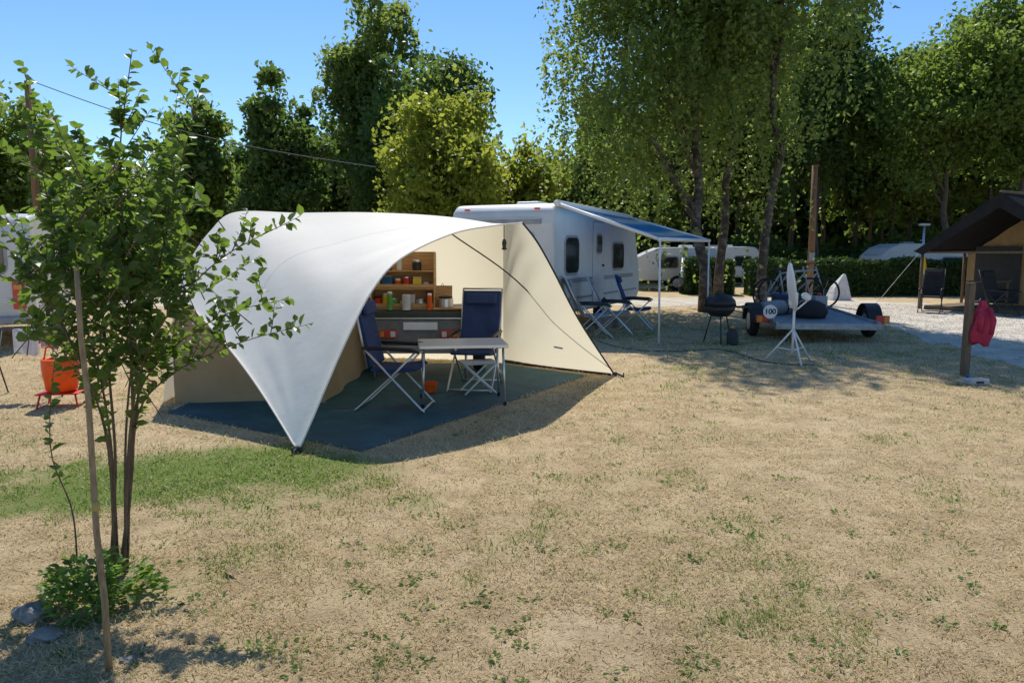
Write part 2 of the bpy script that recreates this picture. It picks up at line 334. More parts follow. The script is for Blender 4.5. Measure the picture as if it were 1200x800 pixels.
# ------------------------------------------------------------------ trees
def tree(label,x,y,h,R,z0,nl,ls,lm,tm,ncl=36,tr=.16,off=(0,0),lean=(0,0),droop=0,group=None,name='broadleaf_tree',top=1.0,limbs=12,fill=.22,hang=1.9,wob=1):
    root=thing(name,label,'tree',(x,y,0),0,group); ncl=int(ncl*1.7)
    cc=np.array([off[0],off[1],(h+z0)/2]); rad=np.array([R,R,(h-z0)/2]); ph=rng.random(5)*6.28
    def lobe(d):
        t=np.arctan2(d[:,1],d[:,0]); z=d[:,2]
        return (1+.16*np.sin(2*t+ph[0]+2.2*z)+.13*np.sin(3*t+ph[1]-3*z)+.12*np.sin(5*z+ph[2]+t)+.07*np.sin(7*t+ph[3]+6*z))[:,None]
    d=unit(rng.normal(size=(ncl,3))); r=(.2+.8*rng.random(ncl)**.55)[:,None]*lobe(d); cl=cc+d*r*rad*.92
    zf=np.clip((cl[:,2]-z0)/(h-z0),0,1)[:,None]; k=1-(1-top)*zf; cl[:,:2]=cc[:2]+(cl[:,:2]-cc[:2])*k
    cr=R*(.10+.21*rng.random(ncl)**1.6)*(.5+.5*k[:,0]); wt=cr**2/np.sum(cr**2)
    def cl_pts(m):
        idx=rng.choice(ncl,size=m,p=wt); return cl[idx]+np.clip(rng.normal(size=(m,3)),-2.3,2.3)*cr[idx][:,None]*np.array([.64,.64,.42])
    nf=int(nl*fill); dq=unit(rng.normal(size=(nf,3))); q=dq*(rng.random((nf,1))**.5)*.95*lobe(dq); Q=cc+q*rad
    zq=np.clip((Q[:,2]-z0)/(h-z0),0,1)[:,None]; Q[:,:2]=cc[:2]+(Q[:,:2]-cc[:2])*(1-(1-top)*zq)
    if droop:
        ns=int(nl*droop/22); si=rng.choice(ncl,size=ns,p=wt); st=cl[si]+unit(rng.normal(size=(ns,3)))*cr[si][:,None]*np.array([1.2,1.2,.5]); ln_=.5+rng.random(ns)**1.8*hang*1.5
        t=rng.random((ns,22)); sw=rng.normal(size=(ns,2))*.16
        pts=st[:,None,:]+np.stack([sw[:,0:1]*t+rng.normal(size=(ns,22))*.05,sw[:,1:2]*t+rng.normal(size=(ns,22))*.05,-ln_[:,None]*t],2)
        P=np.vstack([cl_pts(int(nl*(1-droop)*(1-fill))),Q[:int(nf*(1-droop))],pts.reshape(-1,3)])
    else: P=np.vstack([cl_pts(nl-nf),Q])
    P=P[P[:,2]>.4]
    leafcloud('crown',P,ls,lm,root)
    mb=MB(); hz=h*.86; m=12; tp=[]
    for i in range(m+1):
        t=i/m; tp.append(Vector((lean[0]*min(1,t*2.2)+(off[0]-lean[0])*max(0,t-.45)*.9+wob*rng.normal()*.05*h/12*(i>0), lean[1]*min(1,t*2.2)+wob*rng.normal()*.05*h/12*(i>0), hz*t)))
    rr=[tr*(1.3 if i==0 else 1)*(1-i/m*.92) for i in range(m+1)]; mb.tube(tp,rr,9)
    for i in rng.choice(ncl,size=min(limbs,ncl),replace=False):
        e=Vector(cl[i]); hd=math.hypot(e.x,e.y); zs=min(max(e.z-hd*(.6+.6*rng.random()),z0*.75),hz*.9); t=zs/hz*m; k_=min(int(t),m-1); s_=tp[k_].lerp(tp[k_+1],t-k_)
        mid=s_.lerp(e,.55)+Vector((rng.normal()*.15,rng.normal()*.15,.12*hd)); r0=tr*(1-zs/hz*.85)*.5
        mb.tube([s_,mid,e],[r0,r0*.55,.015],6)
    mb.build('trunk',tm,root,smooth=True); return root
def ptree(label,px,Y,toppy,hwpx,botpy,**k):
    p=at(px,toppy,Y); R=hwpx/FL*Y; z0=max(.8,at(px,botpy,Y).z); return tree(label,p.x,Y,p.z,R,z0,**k)
ptree('mid green tree at the left edge beyond the wooden utility pole',-5,31,98,64,300,nl=14000,ls=.13,lm=M['lf_mid'],tm=M['bark'])
ptree('low spreading green tree far behind the left caravan',110,46,185,105,300,nl=14000,ls=.20,lm=M['lf_mid'],tm=M['bark'])
ptree('pale green tree rising behind the tall young shrub',226,34,112,56,300,nl=13000,ls=.14,lm=M['lf_mid'],tm=M['bark'],top=.75)
ptree('dark rounded tree left of the tall weeping birch',330,29,96,52,300,nl=19000,ls=.11,lm=M['lf_dark'],tm=M['bark'],ncl=44)
ptree('very tall slender weeping birch towering behind the white tent',432,37,-70,64,280,nl=28000,ls=.12,lm=M['lf_birch'],tm=M['birch_bark'],ncl=56,droop=.6,name='birch_tree',top=.62,fill=.08,hang=2.6)
ptree('broad dark green tree behind the yellow green tree',500,33,58,80,300,nl=25000,ls=.125,lm=M['lf_dark'],tm=M['bark'],ncl=56)
ptree('bushy yellow green tree right behind the white tent roof',520,25.5,96,92,300,nl=28000,ls=.092,lm=M['lf_yellow'],tm=M['bark'],ncl=60,top=.7)
ptree('smaller yellow green tree above the caravan roof',618,28,158,50,300,nl=14000,ls=.105,lm=M['lf_yellow'],tm=M['bark'],ncl=36)
ptree('dark green tree low behind the left part of the tent',270,40,172,62,300,nl=11000,ls=.17,lm=M['lf_dark'],tm=M['bark'])
ptree('far green tree filling between the dark rounded tree and birch',385,42,140,66,300,nl=12000,ls=.18,lm=M['lf_dark'],tm=M['bark'])
ptree('distant low green tree left of the pale green tree',170,52,190,80,300,nl=10000,ls=.24,lm=M['lf_dark'],tm=M['bark'])
ptree('distant green tree behind the caravan and leaning birch',705,40,160,66,300,nl=13000,ls=.17,lm=M['lf_dark'],tm=M['bark'])
# birches on the right
tree('leaning birch with dark trunk right of the caravan awning',5.35,20.5,16,3.35,3.2,48000,.068,M['lf_birch'],M['birch_bark'],ncl=62,tr=.165,off=(-1.1,.0),lean=(-.6,0),droop=.66,name='birch_tree',limbs=30,fill=.06,hang=2.9,wob=1.6)
tree('pale barked birch standing close behind the leaning birch',6.1,22,17,2.9,4.0,30000,.072,M['lf_birch'],M['birch_bark'],ncl=50,tr=.14,off=(-.5,.3),lean=(.15,0),droop=.64,name='birch_tree',limbs=26,fill=.06,hang=2.9,wob=1.8)
tree('forked dark trunked birch beside the brown wooden pole',7.0,20.8,15,2.5,4.2,30000,.068,M['lf_birch'],M['birch_bark'],ncl=50,tr=.145,off=(-.4,-.2),lean=(.3,0),droop=.64,name='birch_tree',limbs=26,fill=.06,hang=2.9,wob=1.8)
ptree('tall leafy tree with bright crown above the hedge caravans',1122,34,18,100,225,nl=34000,ls=.105,lm=M['lf_mid'],tm=M['bark'],ncl=70,tr=.2)
ptree('tall tree at the right edge above the safari tent',1222,33,-60,80,215,nl=28000,ls=.105,lm=M['lf_mid'],tm=M['bark'],ncl=60,tr=.2)
ptree('mid green tree between the birches and the bright tree',970,38,-30,74,220,nl=26000,ls=.115,lm=M['lf_dark'],tm=M['bark'],ncl=50,tr=.2,droop=.35,hang=3,top=.85)
# woodland
protos=[tree('slim trunked woodland tree in the shade behind the hedge',0,0,15,3.0,3.8,8500,.20,M[mm],M['bark'],ncl=40,tr=.16,group='woodland trees behind the hedge',name='woodland_tree',limbs=10) for mm in ('lf_wood','lf_mid','lf_wood')]  # the middle one has lighter leaves, lit spots put in by colour
wp=[(700,48),(742,44),(775,52),(800,46),(862,44),(885,52),(925,45),(960,50),(1000,44),(1016,52),(1040,43),(1062,47),(1085,54),(1105,43),(1128,48),(1150,42),(1172,50),(1192,44),(1215,48),(1240,42),(660,52),(1030,58),(1140,58),(840,58)]
for i,(px,Y_) in enumerate(wp):
    x=(px-600)/FL*Y_; s=.80+.30*rng.random()
    if px<760: s*=.58
    if 990<px<1110: s=min(s,.86)
    if i<3: r=protos[i]; r.location=(x,Y_,0); r.rotation_euler=(0,0,rng.random()*6); r.scale=(s,s,s)
    else: dup(protos[i%3],(x,Y_,0),rng.random()*6,scale=(s,s,s))
nn=80000; x=rng.random(nn)*115-48; y=62+rng.random(nn)*10
top=np.where(x>6,13.5,6.6)*(.62+.6*vn(x*.22,y*.1+4)); z=top*rng.random(nn)**.85
o=leafcloud('distant_wood',np.stack([x,y,z],1),.50,M['lf_wood'],None); meta(o,'dense dark woodland closing the view behind the camp','woodland',kind='stuff')
nn=30000; x=np.where(rng.random(nn)<.6,1+rng.random(nn)*34,-34+rng.random(nn)*30); y=np.where(x>0,40,27.5)+rng.random(nn)*4; z=(1.5+3.0*vn(x*.5,y*.3)**1.5)*rng.random(nn)*np.where(x>0,.85,.75)
o=leafcloud('undergrowth',np.stack([x,y,z],1),.16,M['lf_wood'],None); meta(o,'green undergrowth below the woodland trees','undergrowth',kind='stuff')
# hedge
def hedge(label,p0,p1,w_,h_,nl):
    p0=Vector(p0); p1=Vector(p1); d=p1-p0; Ln=d.length; root=thing('hedge',label,'hedge',p0,math.atan2(d.y,d.x))
    B('woody_core',(Ln/2,0,h_*.45),(Ln-.1,w_*.7,h_*.9),M['lf_hedge'],root,0)
    u=rng.random((nl,3)); q=np.stack([u[:,0]*Ln,(u[:,1]-.5)*w_,u[:,2]*h_],1); face=rng.integers(0,3,nl)
    q[:,1]=np.where(face==0,-w_/2+rng.normal(size=nl)*.05,np.where(face==1,w_/2,q[:,1])); q[:,2]=np.where(face==2,h_+rng.normal(size=nl)*.05+.06*np.sin(q[:,0]*2.3),q[:,2])
    leafcloud('foliage',q,.06,M['lf_hedge'],root)
hedge('long clipped green hedge beyond the gravel path',(8.9,28.4,0),(21.5,28.2,0),.9,1.28,20000)
hedge('clipped hedge piece behind the birch trunks',(6.8,29.4,0),(8.6,28.8,0),.9,1.28,5000)
# ------------------------------------------------------------------ young shrub
def shrub():
    base=Vector((-2.02,3.66,0)); root=thing('young_shrub','tall young leafy shrub with several thin stems in left foreground','shrub',base)
    mb=MB(); P=[];D=[];N=[];L=[]
    def leafrun(path,t0,step,ln):
        pts=[Vector(p) for p in path]
        tot=sum((pts[i+1]-pts[i]).length for i in range(len(pts)-1)); s=t0*tot
        while s<tot:
            acc=0
            for i in range(len(pts)-1):
                g=(pts[i+1]-pts[i]).length
                if acc+g>=s or i==len(pts)-2:
                    f=min(1,(s-acc)/g); p=pts[i].lerp(pts[i+1],f); t=(pts[i+1]-pts[i]).normalized(); break
                acc+=g
            s+=step*(.5+rng.random())
            if p.x<-.22 and p.z<1.06 and p.y<.9: continue
            rv=Vector(rng.normal(size=3)); sd=(t.cross(rv)).normalized()
            d=(t*.45+sd*.9+Vector((0,0,-.25+.3*rng.random()))).normalized()
            P.append(p); D.append(d); N.append(Vector((rng.normal()*.6,rng.normal()*.6,.9))); L.append(ln*(.6+.65*rng.random()))
    def W(px,py,y): return at(px,py,y)-base
    stems=[([(0,0,0),W(152,580,3.66),W(156,500,3.64),W(150,330,3.6),W(140,190,3.6),W(155,58,3.55)],.012),
    ([(-.05,.03,0),W(134,590,3.72),W(134,510,3.75),W(116,330,3.8),W(98,210,3.85),W(88,150,3.9)],.011),
    ([(-.04,-.02,0),W(133,560,3.6),W(115,430,3.6),W(66,280,3.5),W(28,78,3.45)],.009),
    ([(.01,.02,0),W(156,520,3.7),W(174,380,3.75),W(202,240,3.8),W(238,88,3.85)],.010),
    ([(.02,0,0),W(153,500,3.6),W(178,400,3.55),W(250,310,3.5),W(352,253,3.45)],.008),
    ([(.01,.03,0),W(156,490,3.7),W(190,420,3.8),W(260,370,3.85),W(338,350,3.9)],.007),
    ([(.02,.03,0),W(158,500,3.65),W(200,440,3.7),W(280,402,3.75),W(368,378,3.8)],.007),
    ([(-.03,.04,0),W(128,520,3.8),W(92,420,3.9),W(36,300,3.95),W(-10,230,4.0)],.007),
    ([(-.03,.0,0),W(126,520,3.55),W(92,420,3.45),W(40,340,3.4),W(-20,320,3.3)],.007),
    ([(.0,.05,0),W(148,500,3.9),W(162,380,4.05),W(188,260,4.15),W(212,80,4.2)],.008),
    ([(-.16,-.1,0),W(85,600,3.5),W(60,530,3.45),W(62,440,3.5),W(75,380,3.5)],.005)]
    for k,(pts,r) in enumerate(stems):
        c=[Vector(p) for p in cat(pts,22)]; mb.tube(c,[r*(1-.85*i/21) for i in range(22)],7)
        leafrun(c,.42,.021,.058)
        if k==10: continue
        for _ in range(17 if k<4 or k==9 else 11):
            i=int(rng.integers(9,20)); p=c[i]
            ln_=(.10+.24*rng.random())*(1.25-.03*i)
            d=Vector((rng.normal()*.5,rng.normal()*.6,.6+.6*rng.random())).normalized()
            e=p+d*ln_; m_=p.lerp(e,.5)+Vector((0,0,-.02)); mb.tube([p,m_,e],[.003,.0022,.001],5); leafrun([p,m_,e],.12,.020,.057)
    for _ in range(150):
        px=rng.normal()*46+136; py=rng.normal()*75+318; py=min(py,478)
        if px<95: py=min(py,400)
        p=W(px,py,3.7+rng.normal()*.22); d=Vector((rng.normal()*.5,rng.normal()*.7,.7)).normalized(); e=p+d*(.16+.16*rng.random())
        mb.tube([p-d*.1,p,e],[.003,.0025,.001],5); leafrun([p,e],0,.018,.057)
    mb.build('stem',M['stem_bark'],root,smooth=True)
    leaves6('foliage',[list(p) for p in P],[list(p) for p in D],[list(p) for p in N],L,M['lf_shrub'],root,.36)
shrub()
b0=gr(128,786); t0=at(90,318,3.15)
st=thing('wooden_stake','thin leaning wooden stake planted beside the young shrub','stake',b0)
T('shaft',[(0,0,-.05)]+[list(Vector((0,0,0)).lerp(t0-b0,k/6)+Vector((.006*math.sin(k*2.1),0,0))) for k in range(1,7)],[.0135,.0135,.013,.0125,.012,.0115,.011],M['stake_wood'],st,7)
T('binding',[list((t0-b0)*.385),list((t0-b0)*.41)],.0155,M['tie'],st,8)
T('point',[list((t0-b0)),list((t0-b0)*1.012)],[.011,.005],M['stake_wood'],st,7)
P=[];D=[];N=[];L=[]
for _ in range(620):
    a_=rng.random()*2*PI; r=.26*rng.random()**.6*(1+.25*math.sin(3*a_)); z=.29*rng.random()*(1-r/.40)
    P.append((r*math.cos(a_)*1.0,r*math.sin(a_)*.8,.01+max(0,z))); D.append((math.cos(a_)+rng.normal()*.6,math.sin(a_)+rng.normal()*.6,.3+rng.normal()*.3)); N.append((rng.normal()*.5,rng.normal()*.5,1)); L.append(.025+.035*rng.random())
pl=thing('leafy_plant','low bushy green plant around the foot of the stems','plant',gr(112,708)); leaves6('foliage',P,D,N,L,M['lf_weed'],pl,.32)
mb=MB()
for k in range(14):
    a_=k/14*2*PI; mb.tube([(0,0,0),(.08*math.cos(a_),.06*math.sin(a_),.12),(.2*math.cos(a_),.15*math.sin(a_),.2)],[.004,.003,.001],5)
mb.build('stem',M['lf_weed'],pl)
def rock(label,loc,r,sq=(1,.8,.6)):
    bm=bmesh.new(); bmesh.ops.create_icosphere(bm,subdivisions=3,radius=r); ph=rng.random(3)*9
    for v in bm.verts:
        c=v.co/r; k=1+.22*math.sin(3.1*c.x+ph[0])*math.sin(2.7*c.y+ph[1])+.12*math.sin(6*c.z+ph[2]+4*c.x)+.05*rng.normal()*.5
        v.co=Vector((v.co.x*k*sq[0],v.co.y*k*sq[1],max(v.co.z*k*sq[2],-r*.25)))
    me=bpy.data.meshes.new('rock'); bm.to_mesh(me); bm.free(); me.materials.append(M['rock']); o=bpy.data.objects.new('rock',me); C.objects.link(o); o.location=(loc[0],loc[1],r*.2); meta(o,label,'rock')
rock('larger grey rock left of the bushy plant',gr(40,724),.085); rock('flat grey rock in front of the larger rock',gr(52,748),.06,(1.2,.9,.5)); rock('small pale stone right of the stake foot',gr(150,775),.03)
def leaf_one(label,loc,ln,rz):
    v=[(0,0,.01),(ln*.3,ln*.24,.03),(ln*.7,ln*.2,.035),(ln,0,.012),(ln*.7,-ln*.2,.02),(ln*.3,-ln*.24,.03),(ln*.5,0,.008)]
    o=raw('dry_leaf',v,[(0,6,1),(1,6,2),(2,6,3),(3,6,4),(4,6,5),(5,6,0)],M['dry_leaf']); o.location=loc; o.rotation_euler=(0,0,rz); meta(o,label,'leaf')
leaf_one('large curled pale dry leaf right of the shrub',gr(262,672),.10,-.5); leaf_one('small brown dry leaf on the grass in front of the plant',gr(215,755),.06,.8)
# ------------------------------------------------------------------ tent
F0=Vector((-1.77,6.0,0)); R0=Vector((1.37,9.8,0))
def ar(t,z,o=0): p=F0.lerp(R0,t); return Vector((p.x,p.y,z))
archL=cat([ar(0,.02),ar(.032,.28),ar(.066,.57),ar(.112,.94),ar(.166,1.31),ar(.236,1.59),ar(.375,1.83),ar(.5,1.925),ar(.6,1.97)],81)
archR=cat([ar(.6,1.97),ar(.655,1.76),ar(.72,1.42),ar(.83,.80),ar(1,.02)],25)
Lp=Vector((-3.62,8.0,1.22)); T0=Vector((-.13,11,2.04))
c1=cat([Lp,(-3.60,8.35,1.56),(-3.50,8.7,1.89),(-3.30,8.98,2.12),(-2.6,9.12,2.12),(-1.75,9.25,2.13),(-.9,10.1,2.12),T0],81)
nv=49; vv=np.linspace(0,1,nv)
d0=np.array([list(F0.lerp(Lp,v)) for v in vv]); d0[0]=archL[0]
d0+=np.stack([.07*np.sin(PI*vv),.02*np.sin(PI*vv),.03*np.sin(PI*vv)],1)
P1=Vector(archL[-1]); d1=np.array([list(P1.lerp(T0,v)) for v in vv])
NU=81; G=np.zeros((NU,nv,3)); uu=np.linspace(0,1,NU)
for i,u in enumerate(uu):
    for j,v in enumerate(vv):
        G[i,j]=(1-v)*archL[i]+v*c1[i]+(1-u)*d0[j]+u*d1[j]-((1-u)*(1-v)*archL[0]+(1-u)*v*c1[0]+u*(1-v)*archL[-1]+u*v*c1[-1])
        s_=math.sin(PI*u)*math.sin(PI*v); e_=min(1,4*u*(1-u))*min(1,6*v*(1-v))
        a1=math.atan2(v,u*1.6+1e-4); r1=math.hypot(u*1.3,v); a2=math.atan2(v,(1-u)+1e-4); r2=math.hypot((1-u),v); a3=math.atan2(1-v,u+1e-4); r3=math.hypot(u,1-v)
        wr=.018*math.sin(15*a1+.6)*math.exp(-2.6*r1)*min(1,r1*5)+.013*math.sin(17*a2)*math.exp(-3.0*r2)*min(1,r2*5)+.018*math.sin(14*a3+1)*math.exp(-3.2*r3)*min(1,r3*5)
        G[i,j,2]+=-.20*(s_**.8)*(1-.72*u)+e_*wr+.004*s_*math.sin(u*41-v*11)
tent=thing('awning_tent','large white and cream awning tent open towards the grass','tent')
grid('canopy',G,M['canvas_white'],tent)
gb=cat([(-3.85,8.05,0),(-3.88,8.5,0),(-3.9,9,0),(-3.95,11.2,0),(-2.9,11.5,0),(-1.8,11.5,0),(-.9,11.3,0),(-.13,11,0)],NU)
BK=np.array([[c1[i]*(1-v)+gb[i]*v for v in np.linspace(0,1,9)] for i in range(NU)]); BK[:,0,2]-=.004
grid('back_wall',BK,M['canvas_cream'],tent)
S0=Vector((-.13,11,0)); be=np.array([list(T0.lerp(S0,v)) for v in np.linspace(0,1,25)])
RW=np.zeros((25,13,3))
for i in range(25):
    for j in range(13):
        v=j/12; p=archR[i]*(1-v)+be[i]*v; b_=math.sin(PI*i/24)*math.sin(PI*v); p=p+np.array([.10,.06,0])*(-b_); RW[i,j]=p+np.array([.016*math.sin(i*1.1-j*.9)*b_,0,.006*math.sin(i*1.3+j*.7)*b_])
grid('side_wall',RW,M['canvas_cream'],tent)
cw=np.array([[[x,8.06+.05*math.sin(z*3+x*4),z] for z in np.linspace(0.0,1.10,8)] for x in np.linspace(-3.70,-2.05,14)]); grid('cabin_wall',cw,M['canvas_beige'],tent)
cw=np.array([[[-2.05+.03*math.sin(y*6),y,z] for z in np.linspace(0.0,1.60,8)] for y in np.linspace(8.08,11.2,14)]); grid('cabin_wall',cw,M['canvas_beige'],tent)
MB().tube([tuple(p) for p in archR],.011,7).build('edge_pole',M['hem_dark'],tent,smooth=True)
MB().tube([tuple(p+np.array([0,0,-.004])) for p in archL[::2]],.008,6).build('hem',M['canvas_white'],tent,smooth=True)
MB().tube([tuple(p) for p in d0[::2]],.008,6).build('hem',M['canvas_white'],tent,smooth=True)
MB().tube([tuple(p+np.array([-.02,-.02,0])) for p in cat([ar(.985,.12),(.62,9.65,.74),(.0,9.55,1.35),(-.75,9.4,1.88)],20)],.009,7).build('pole',M['hem_dark'],tent,smooth=True)
sm=[G[i,27]-np.array([0,0,.0012]) for i in range(0,NU,1)]; MB().tube([tuple(p) for p in sm],.003,5).build('seam',M['canvas_white'],tent,smooth=True)
T('skirt',[(1.33,9.84,.03),(.6,10.43,.03),(-.1,10.98,.03)],.028,M['hem_dark'],tent)
B('vent_label',(.62,10.06,.46),(.14,.012,.07),M['hem_dark'],tent,.004,Matrix.Rotation(-.68,3,'Z'))
for nm,p,q in (('peg_strap',F0,(-1.80,5.93,0)),('peg_strap',R0,(1.48,9.72,0))):
    p=Vector(p); q=Vector(q); mb=MB().tube([p+Vector((0,0,.05)),q+Vector((0,0,.01))],.014,6).tube([q+Vector((0,0,.06)),q-Vector((0,0,.05))],.009,6); mb.box(p+Vector((0,0,.03)),(.06,.05,.05)); mb.build(nm,M['hem_dark'],tent)
o=raw('groundsheet',[(p.x,p.y,.007) for p in tarp_poly],[tuple(range(5))],M['tarp']); meta(o,'dark teal blue groundsheet spread under the awning tent','groundsheet')
ln=thing('hanging_lantern','small black lantern hanging from the tent roof edge','lantern',at(591,290,8.6))
MB().lathe([(.004,.10),(.02,.085),(.028,.05),(.02,.0),(.035,-.015),(.01,-.03)],12).build('body',M['hem_dark'],ln,smooth=True); T('hook',[(0,0,.1),(0,0,.25)],.003,M['hem_dark'],ln)
# folding trailer in the tent
tr=thing('camping_trailer','grey and dark olive folding camping trailer parked inside the tent','trailer',(-1.2,9.55,0))
B('body',(0,.75,.62),(1.34,1.5,.36),M['trailer_grey'],tr,.03); B('lid',(0,.75,.85),(1.40,1.56,.09),M['olive'],tr,.02)
B('trim',(0,-.012,.80),(1.36,.02,.025),M['alu'],tr,.004); B('bumper',(0,-.06,.40),(1.30,.06,.10),M['grey_plastic'],tr,.02)
for sx in (-1,1):
    t_=B('tail_light',(sx*.40,-.05,.60),(.24,.045,.10),M['red_lens'],tr,.008); B('amber_lens',(sx*.40+sx*.07,-.075,.60),(.05,.012,.07),M['amber_lens'],t_,.003); B('reversing_lens',(sx*.40-sx*.07,-.075,.60),(.06,.012,.07),M['white_lens'],t_,.003)
    w_=MB().lathe([(.05,-.08),(.26,-.08),(.28,-.05),(.28,.05),(.26,.08),(.05,.08)],24,Matrix.Translation((sx*.74,.85,.28))@Matrix.Rotation(PI/2,4,'Y')).build('wheel',M['rubber'],tr,smooth=False); MB().lathe([(.02,-.085),(.16,-.085),(.16,.085),(.02,.085)],18,Matrix.Translation((sx*.74,.85,.28))@Matrix.Rotation(PI/2,4,'Y')).build('rim',M['alu'],w_)
    T('prop_leg',[(sx*.6,.05,.45),(sx*.6,.02,.0)],.018,M['alu'],tr)
B('number_plate',(.02,-.03,.70),(.44,.012,.10),M['white_metal'],tr,.003)
# kitchen cabinet
kc=thing('kitchen_shelf','wooden camping kitchen shelf unit standing on the trailer lid','shelf',(-1.42,9.75,.90))
B('back_panel',(0,.11,.38),(.82,.016,.74),M['plywood'],kc,.003)
for z in (.02,.27,.50): B('shelf',(0,-.01,z),(.80,.22,.016),M['plywood'],kc,.003)
for sx in (-1,1): B('side_panel',(sx*.41,0,.37),(.016,.24,.74),M['plywood'],kc,.003)
B('lip',(0,-.122,.31),(.80,.01,.05),M['plywood'],kc,.002); B('lip',(0,-.122,.06),(.80,.01,.05),M['plywood'],kc,.002)
B('flap_table',(.62,-.05,.02),(.44,.34,.02),M['plywood'],kc,.004)
def can(name,label,catg,x,z,r,h,m,lid=None,yy=-.03):
    t_=thing(name,label,catg,(-1.42+x,9.75+yy,.90+z)); MB().lathe([(r*.9,0),(r,.006),(r,h*.9),(r*.85,h)],16).build('body',m,t_)
    if lid: MB().lathe([(r*.9,h),(r*.92,h+.02),(r*.5,h+.028)],16).build('lid',lid,t_)
def carton(label,x,z,d,m,m2,yy=-.03,rz=0):
    t_=thing('food_box',label,'box',(-1.42+x,9.75+yy,.90+z),rz); B('body',(0,0,d[2]/2),d,m,t_,.004); B('flap',(0,0,d[2]+.004),(d[0]*.96,d[1]*.5,.006),m2,t_,.002)
can('jar','red lidded jar at the left of the lower shelf','jar',-.34,.03,.05,.12,M['red'],M['black_plastic']); can('jar','yellow jar beside the red lidded jar','jar',-.24,.03,.036,.16,M['yellow'],M['white_metal']); can('tin','green tin in the middle of the lower shelf','tin',-.13,.03,.055,.10,M['green_p'],M['alu'])
can('cup','white cup right of the green tin','cup',-.01,.03,.04,.08,M['white_paint']); can('bottle','tall dark bottle at the right of the lower shelf','bottle',.33,.03,.03,.2,M['black_plastic'],M['red'])
can('tin','plain steel tin left of the tall dark bottle','tin',.22,.03,.06,.09,M['alu'],M['alu']); carton('white food carton beside the steel tin',.10,.03,(.10,.06,.17),M['cloth_white'],M['red'],-.03,.2)
can('cup','white mug on the left of the middle shelf','cup',-.34,.28,.038,.09,M['white_paint']); carton('blue food carton on the middle shelf',-.20,.28,(.13,.07,.15),M['blue_plastic'],M['white_metal'],-.03,-.15); can('jar','orange jar right of the blue carton','jar',-.07,.28,.04,.10,M['orange'],M['white_metal']); can('cup','pale grey cup at the right of the middle shelf','cup',.30,.28,.04,.08,M['table_top'])
can('tin','red tin between the orange jar and the grey cup','tin',.04,.28,.045,.13,M['red'],M['alu']); carton('yellow food carton right of the red tin',.18,.28,(.11,.06,.14),M['yellow'],M['white_metal'],-.03,.25)
can('bottle','white bottle on the top shelf','bottle',-.05,.51,.035,.17,M['white_paint'],M['blue_plastic']); can('jar','dark jar on the right of the top shelf','jar',.18,.51,.06,.11,M['black_plastic'],M['alu']); carton('dark carton lying on the left of the top shelf',-.25,.51,(.20,.12,.08),M['hem_dark'],M['grey_plastic'],-.03,.1); can('pot','steel cooking pot on the flap table','pot',.55,.03,.10,.12,M['alu'],M['black_plastic'])
can('bottle','pale green bottle standing in front of the lower shelf','bottle',-.15,.005,.035,.21,M['green_p'],M['white_metal'],-.20); can('paper_roll','white paper roll standing in front of the lower shelf','paper roll',.06,.005,.055,.20,M['cloth_white'],None,-.20); can('bottle','orange drinks bottle at the right of the trailer lid','bottle',.36,.005,.032,.19,M['orange'],M['white_metal'],-.20)
cbd=thing('cutting_board','wooden cutting board leaning beside the shelf unit','board',(-.92,9.82,.93)); MB().box((0,0,.14),(.26,.016,.28),Matrix.Rotation(-.2,3,'X')).build('board',M['plywood'],cbd,bevel=.01); T('cord',[(-.02,.02,.27),(0,.025,.31),(.02,.02,.27)],.004,M['hem_dark'],cbd)
# ------------------------------------------------------------------ chairs and table
def chair(label,loc,rz,fab,frame,group=None,rec=0):
    r=thing('camping_chair',label,'chair',loc,rz,group); k=rec
    bx=lambda x,z:(x-k*max(0,z-.45),z)
    pr=[(-.215,.47),(-.255,.62),(-.33,.86),(-.42,1.16),(-.455,1.15),(-.375,.85),(-.30,.62),(-.255,.45)]
    MB().prism([(bx(x,z)[0],-.24,z) for x,z in pr],(0,.48,0)).build('backrest',fab,r,bevel=.012)
    MB().prism([(-.25,-.245,.42),(-.23,-.245,.455),(0,-.245,.445),(.22,-.245,.475),(.27,-.245,.45),(.24,-.245,.425),(0,-.245,.40)],(0,.49,0)).build('seat',fab,r,bevel=.012)
    p=bx(-.40,1.06); MB().box((p[0]+.045,0,1.06),(.05,.40,.14),Matrix.Rotation(-.28-k*.6,3,'Y')).build('head_pillow',fab,r,bevel=.022)
    for s in (-1,1):
        y=s*.265
        T('leg',[(.33,y,.0),(.30,y,.03),(-.08,y,.43),(-.29,y,.655)],.0125,frame,r); T('leg',[(-.42,y*.94,.0),(-.38,y*.94,.03),(-.02,y*.94,.36),(.235,y*.94,.62)],.0125,frame,r)
        MB().tube([(-.31,y,.66),(-.1,y,.665),(.2,y,.65),(.285,y,.62)],[.017,.022,.022,.014],8).build('armrest',M['black_plastic'],r,smooth=True)
        a_=bx(-.27,.5); b_=bx(-.455,1.18); T('back_tube',[(a_[0],s*.25,.45),(b_[0],s*.25,b_[1])],.012,frame,r)
    T('crossbar',[(.31,-.265,.02),(.31,.265,.02)],.0115,frame,r); T('crossbar',[(-.40,-.25,.02),(-.40,.25,.02)],.0115,frame,r)
    b_=bx(-.455,1.18); T('top_tube',[(b_[0],-.25,1.18),(b_[0],.25,1.18)],.012,frame,r); return r
c1_=chair('dark blue high backed camping chair left of the table seen from the side',(-1.20,7.78,.007),-.10,M['blue_fabric'],M['alu'],None,-.08)
c2_=chair('dark blue high backed camping chair behind the table facing the camera',(-.45,8.95,.007),-1.75,M['blue_fabric'],M['alu'])
B('logo',(-.352,.0,1.095),(.004,.13,.025),M['table_top'],c2_,0,Matrix.Rotation(-.28,3,'Y'))
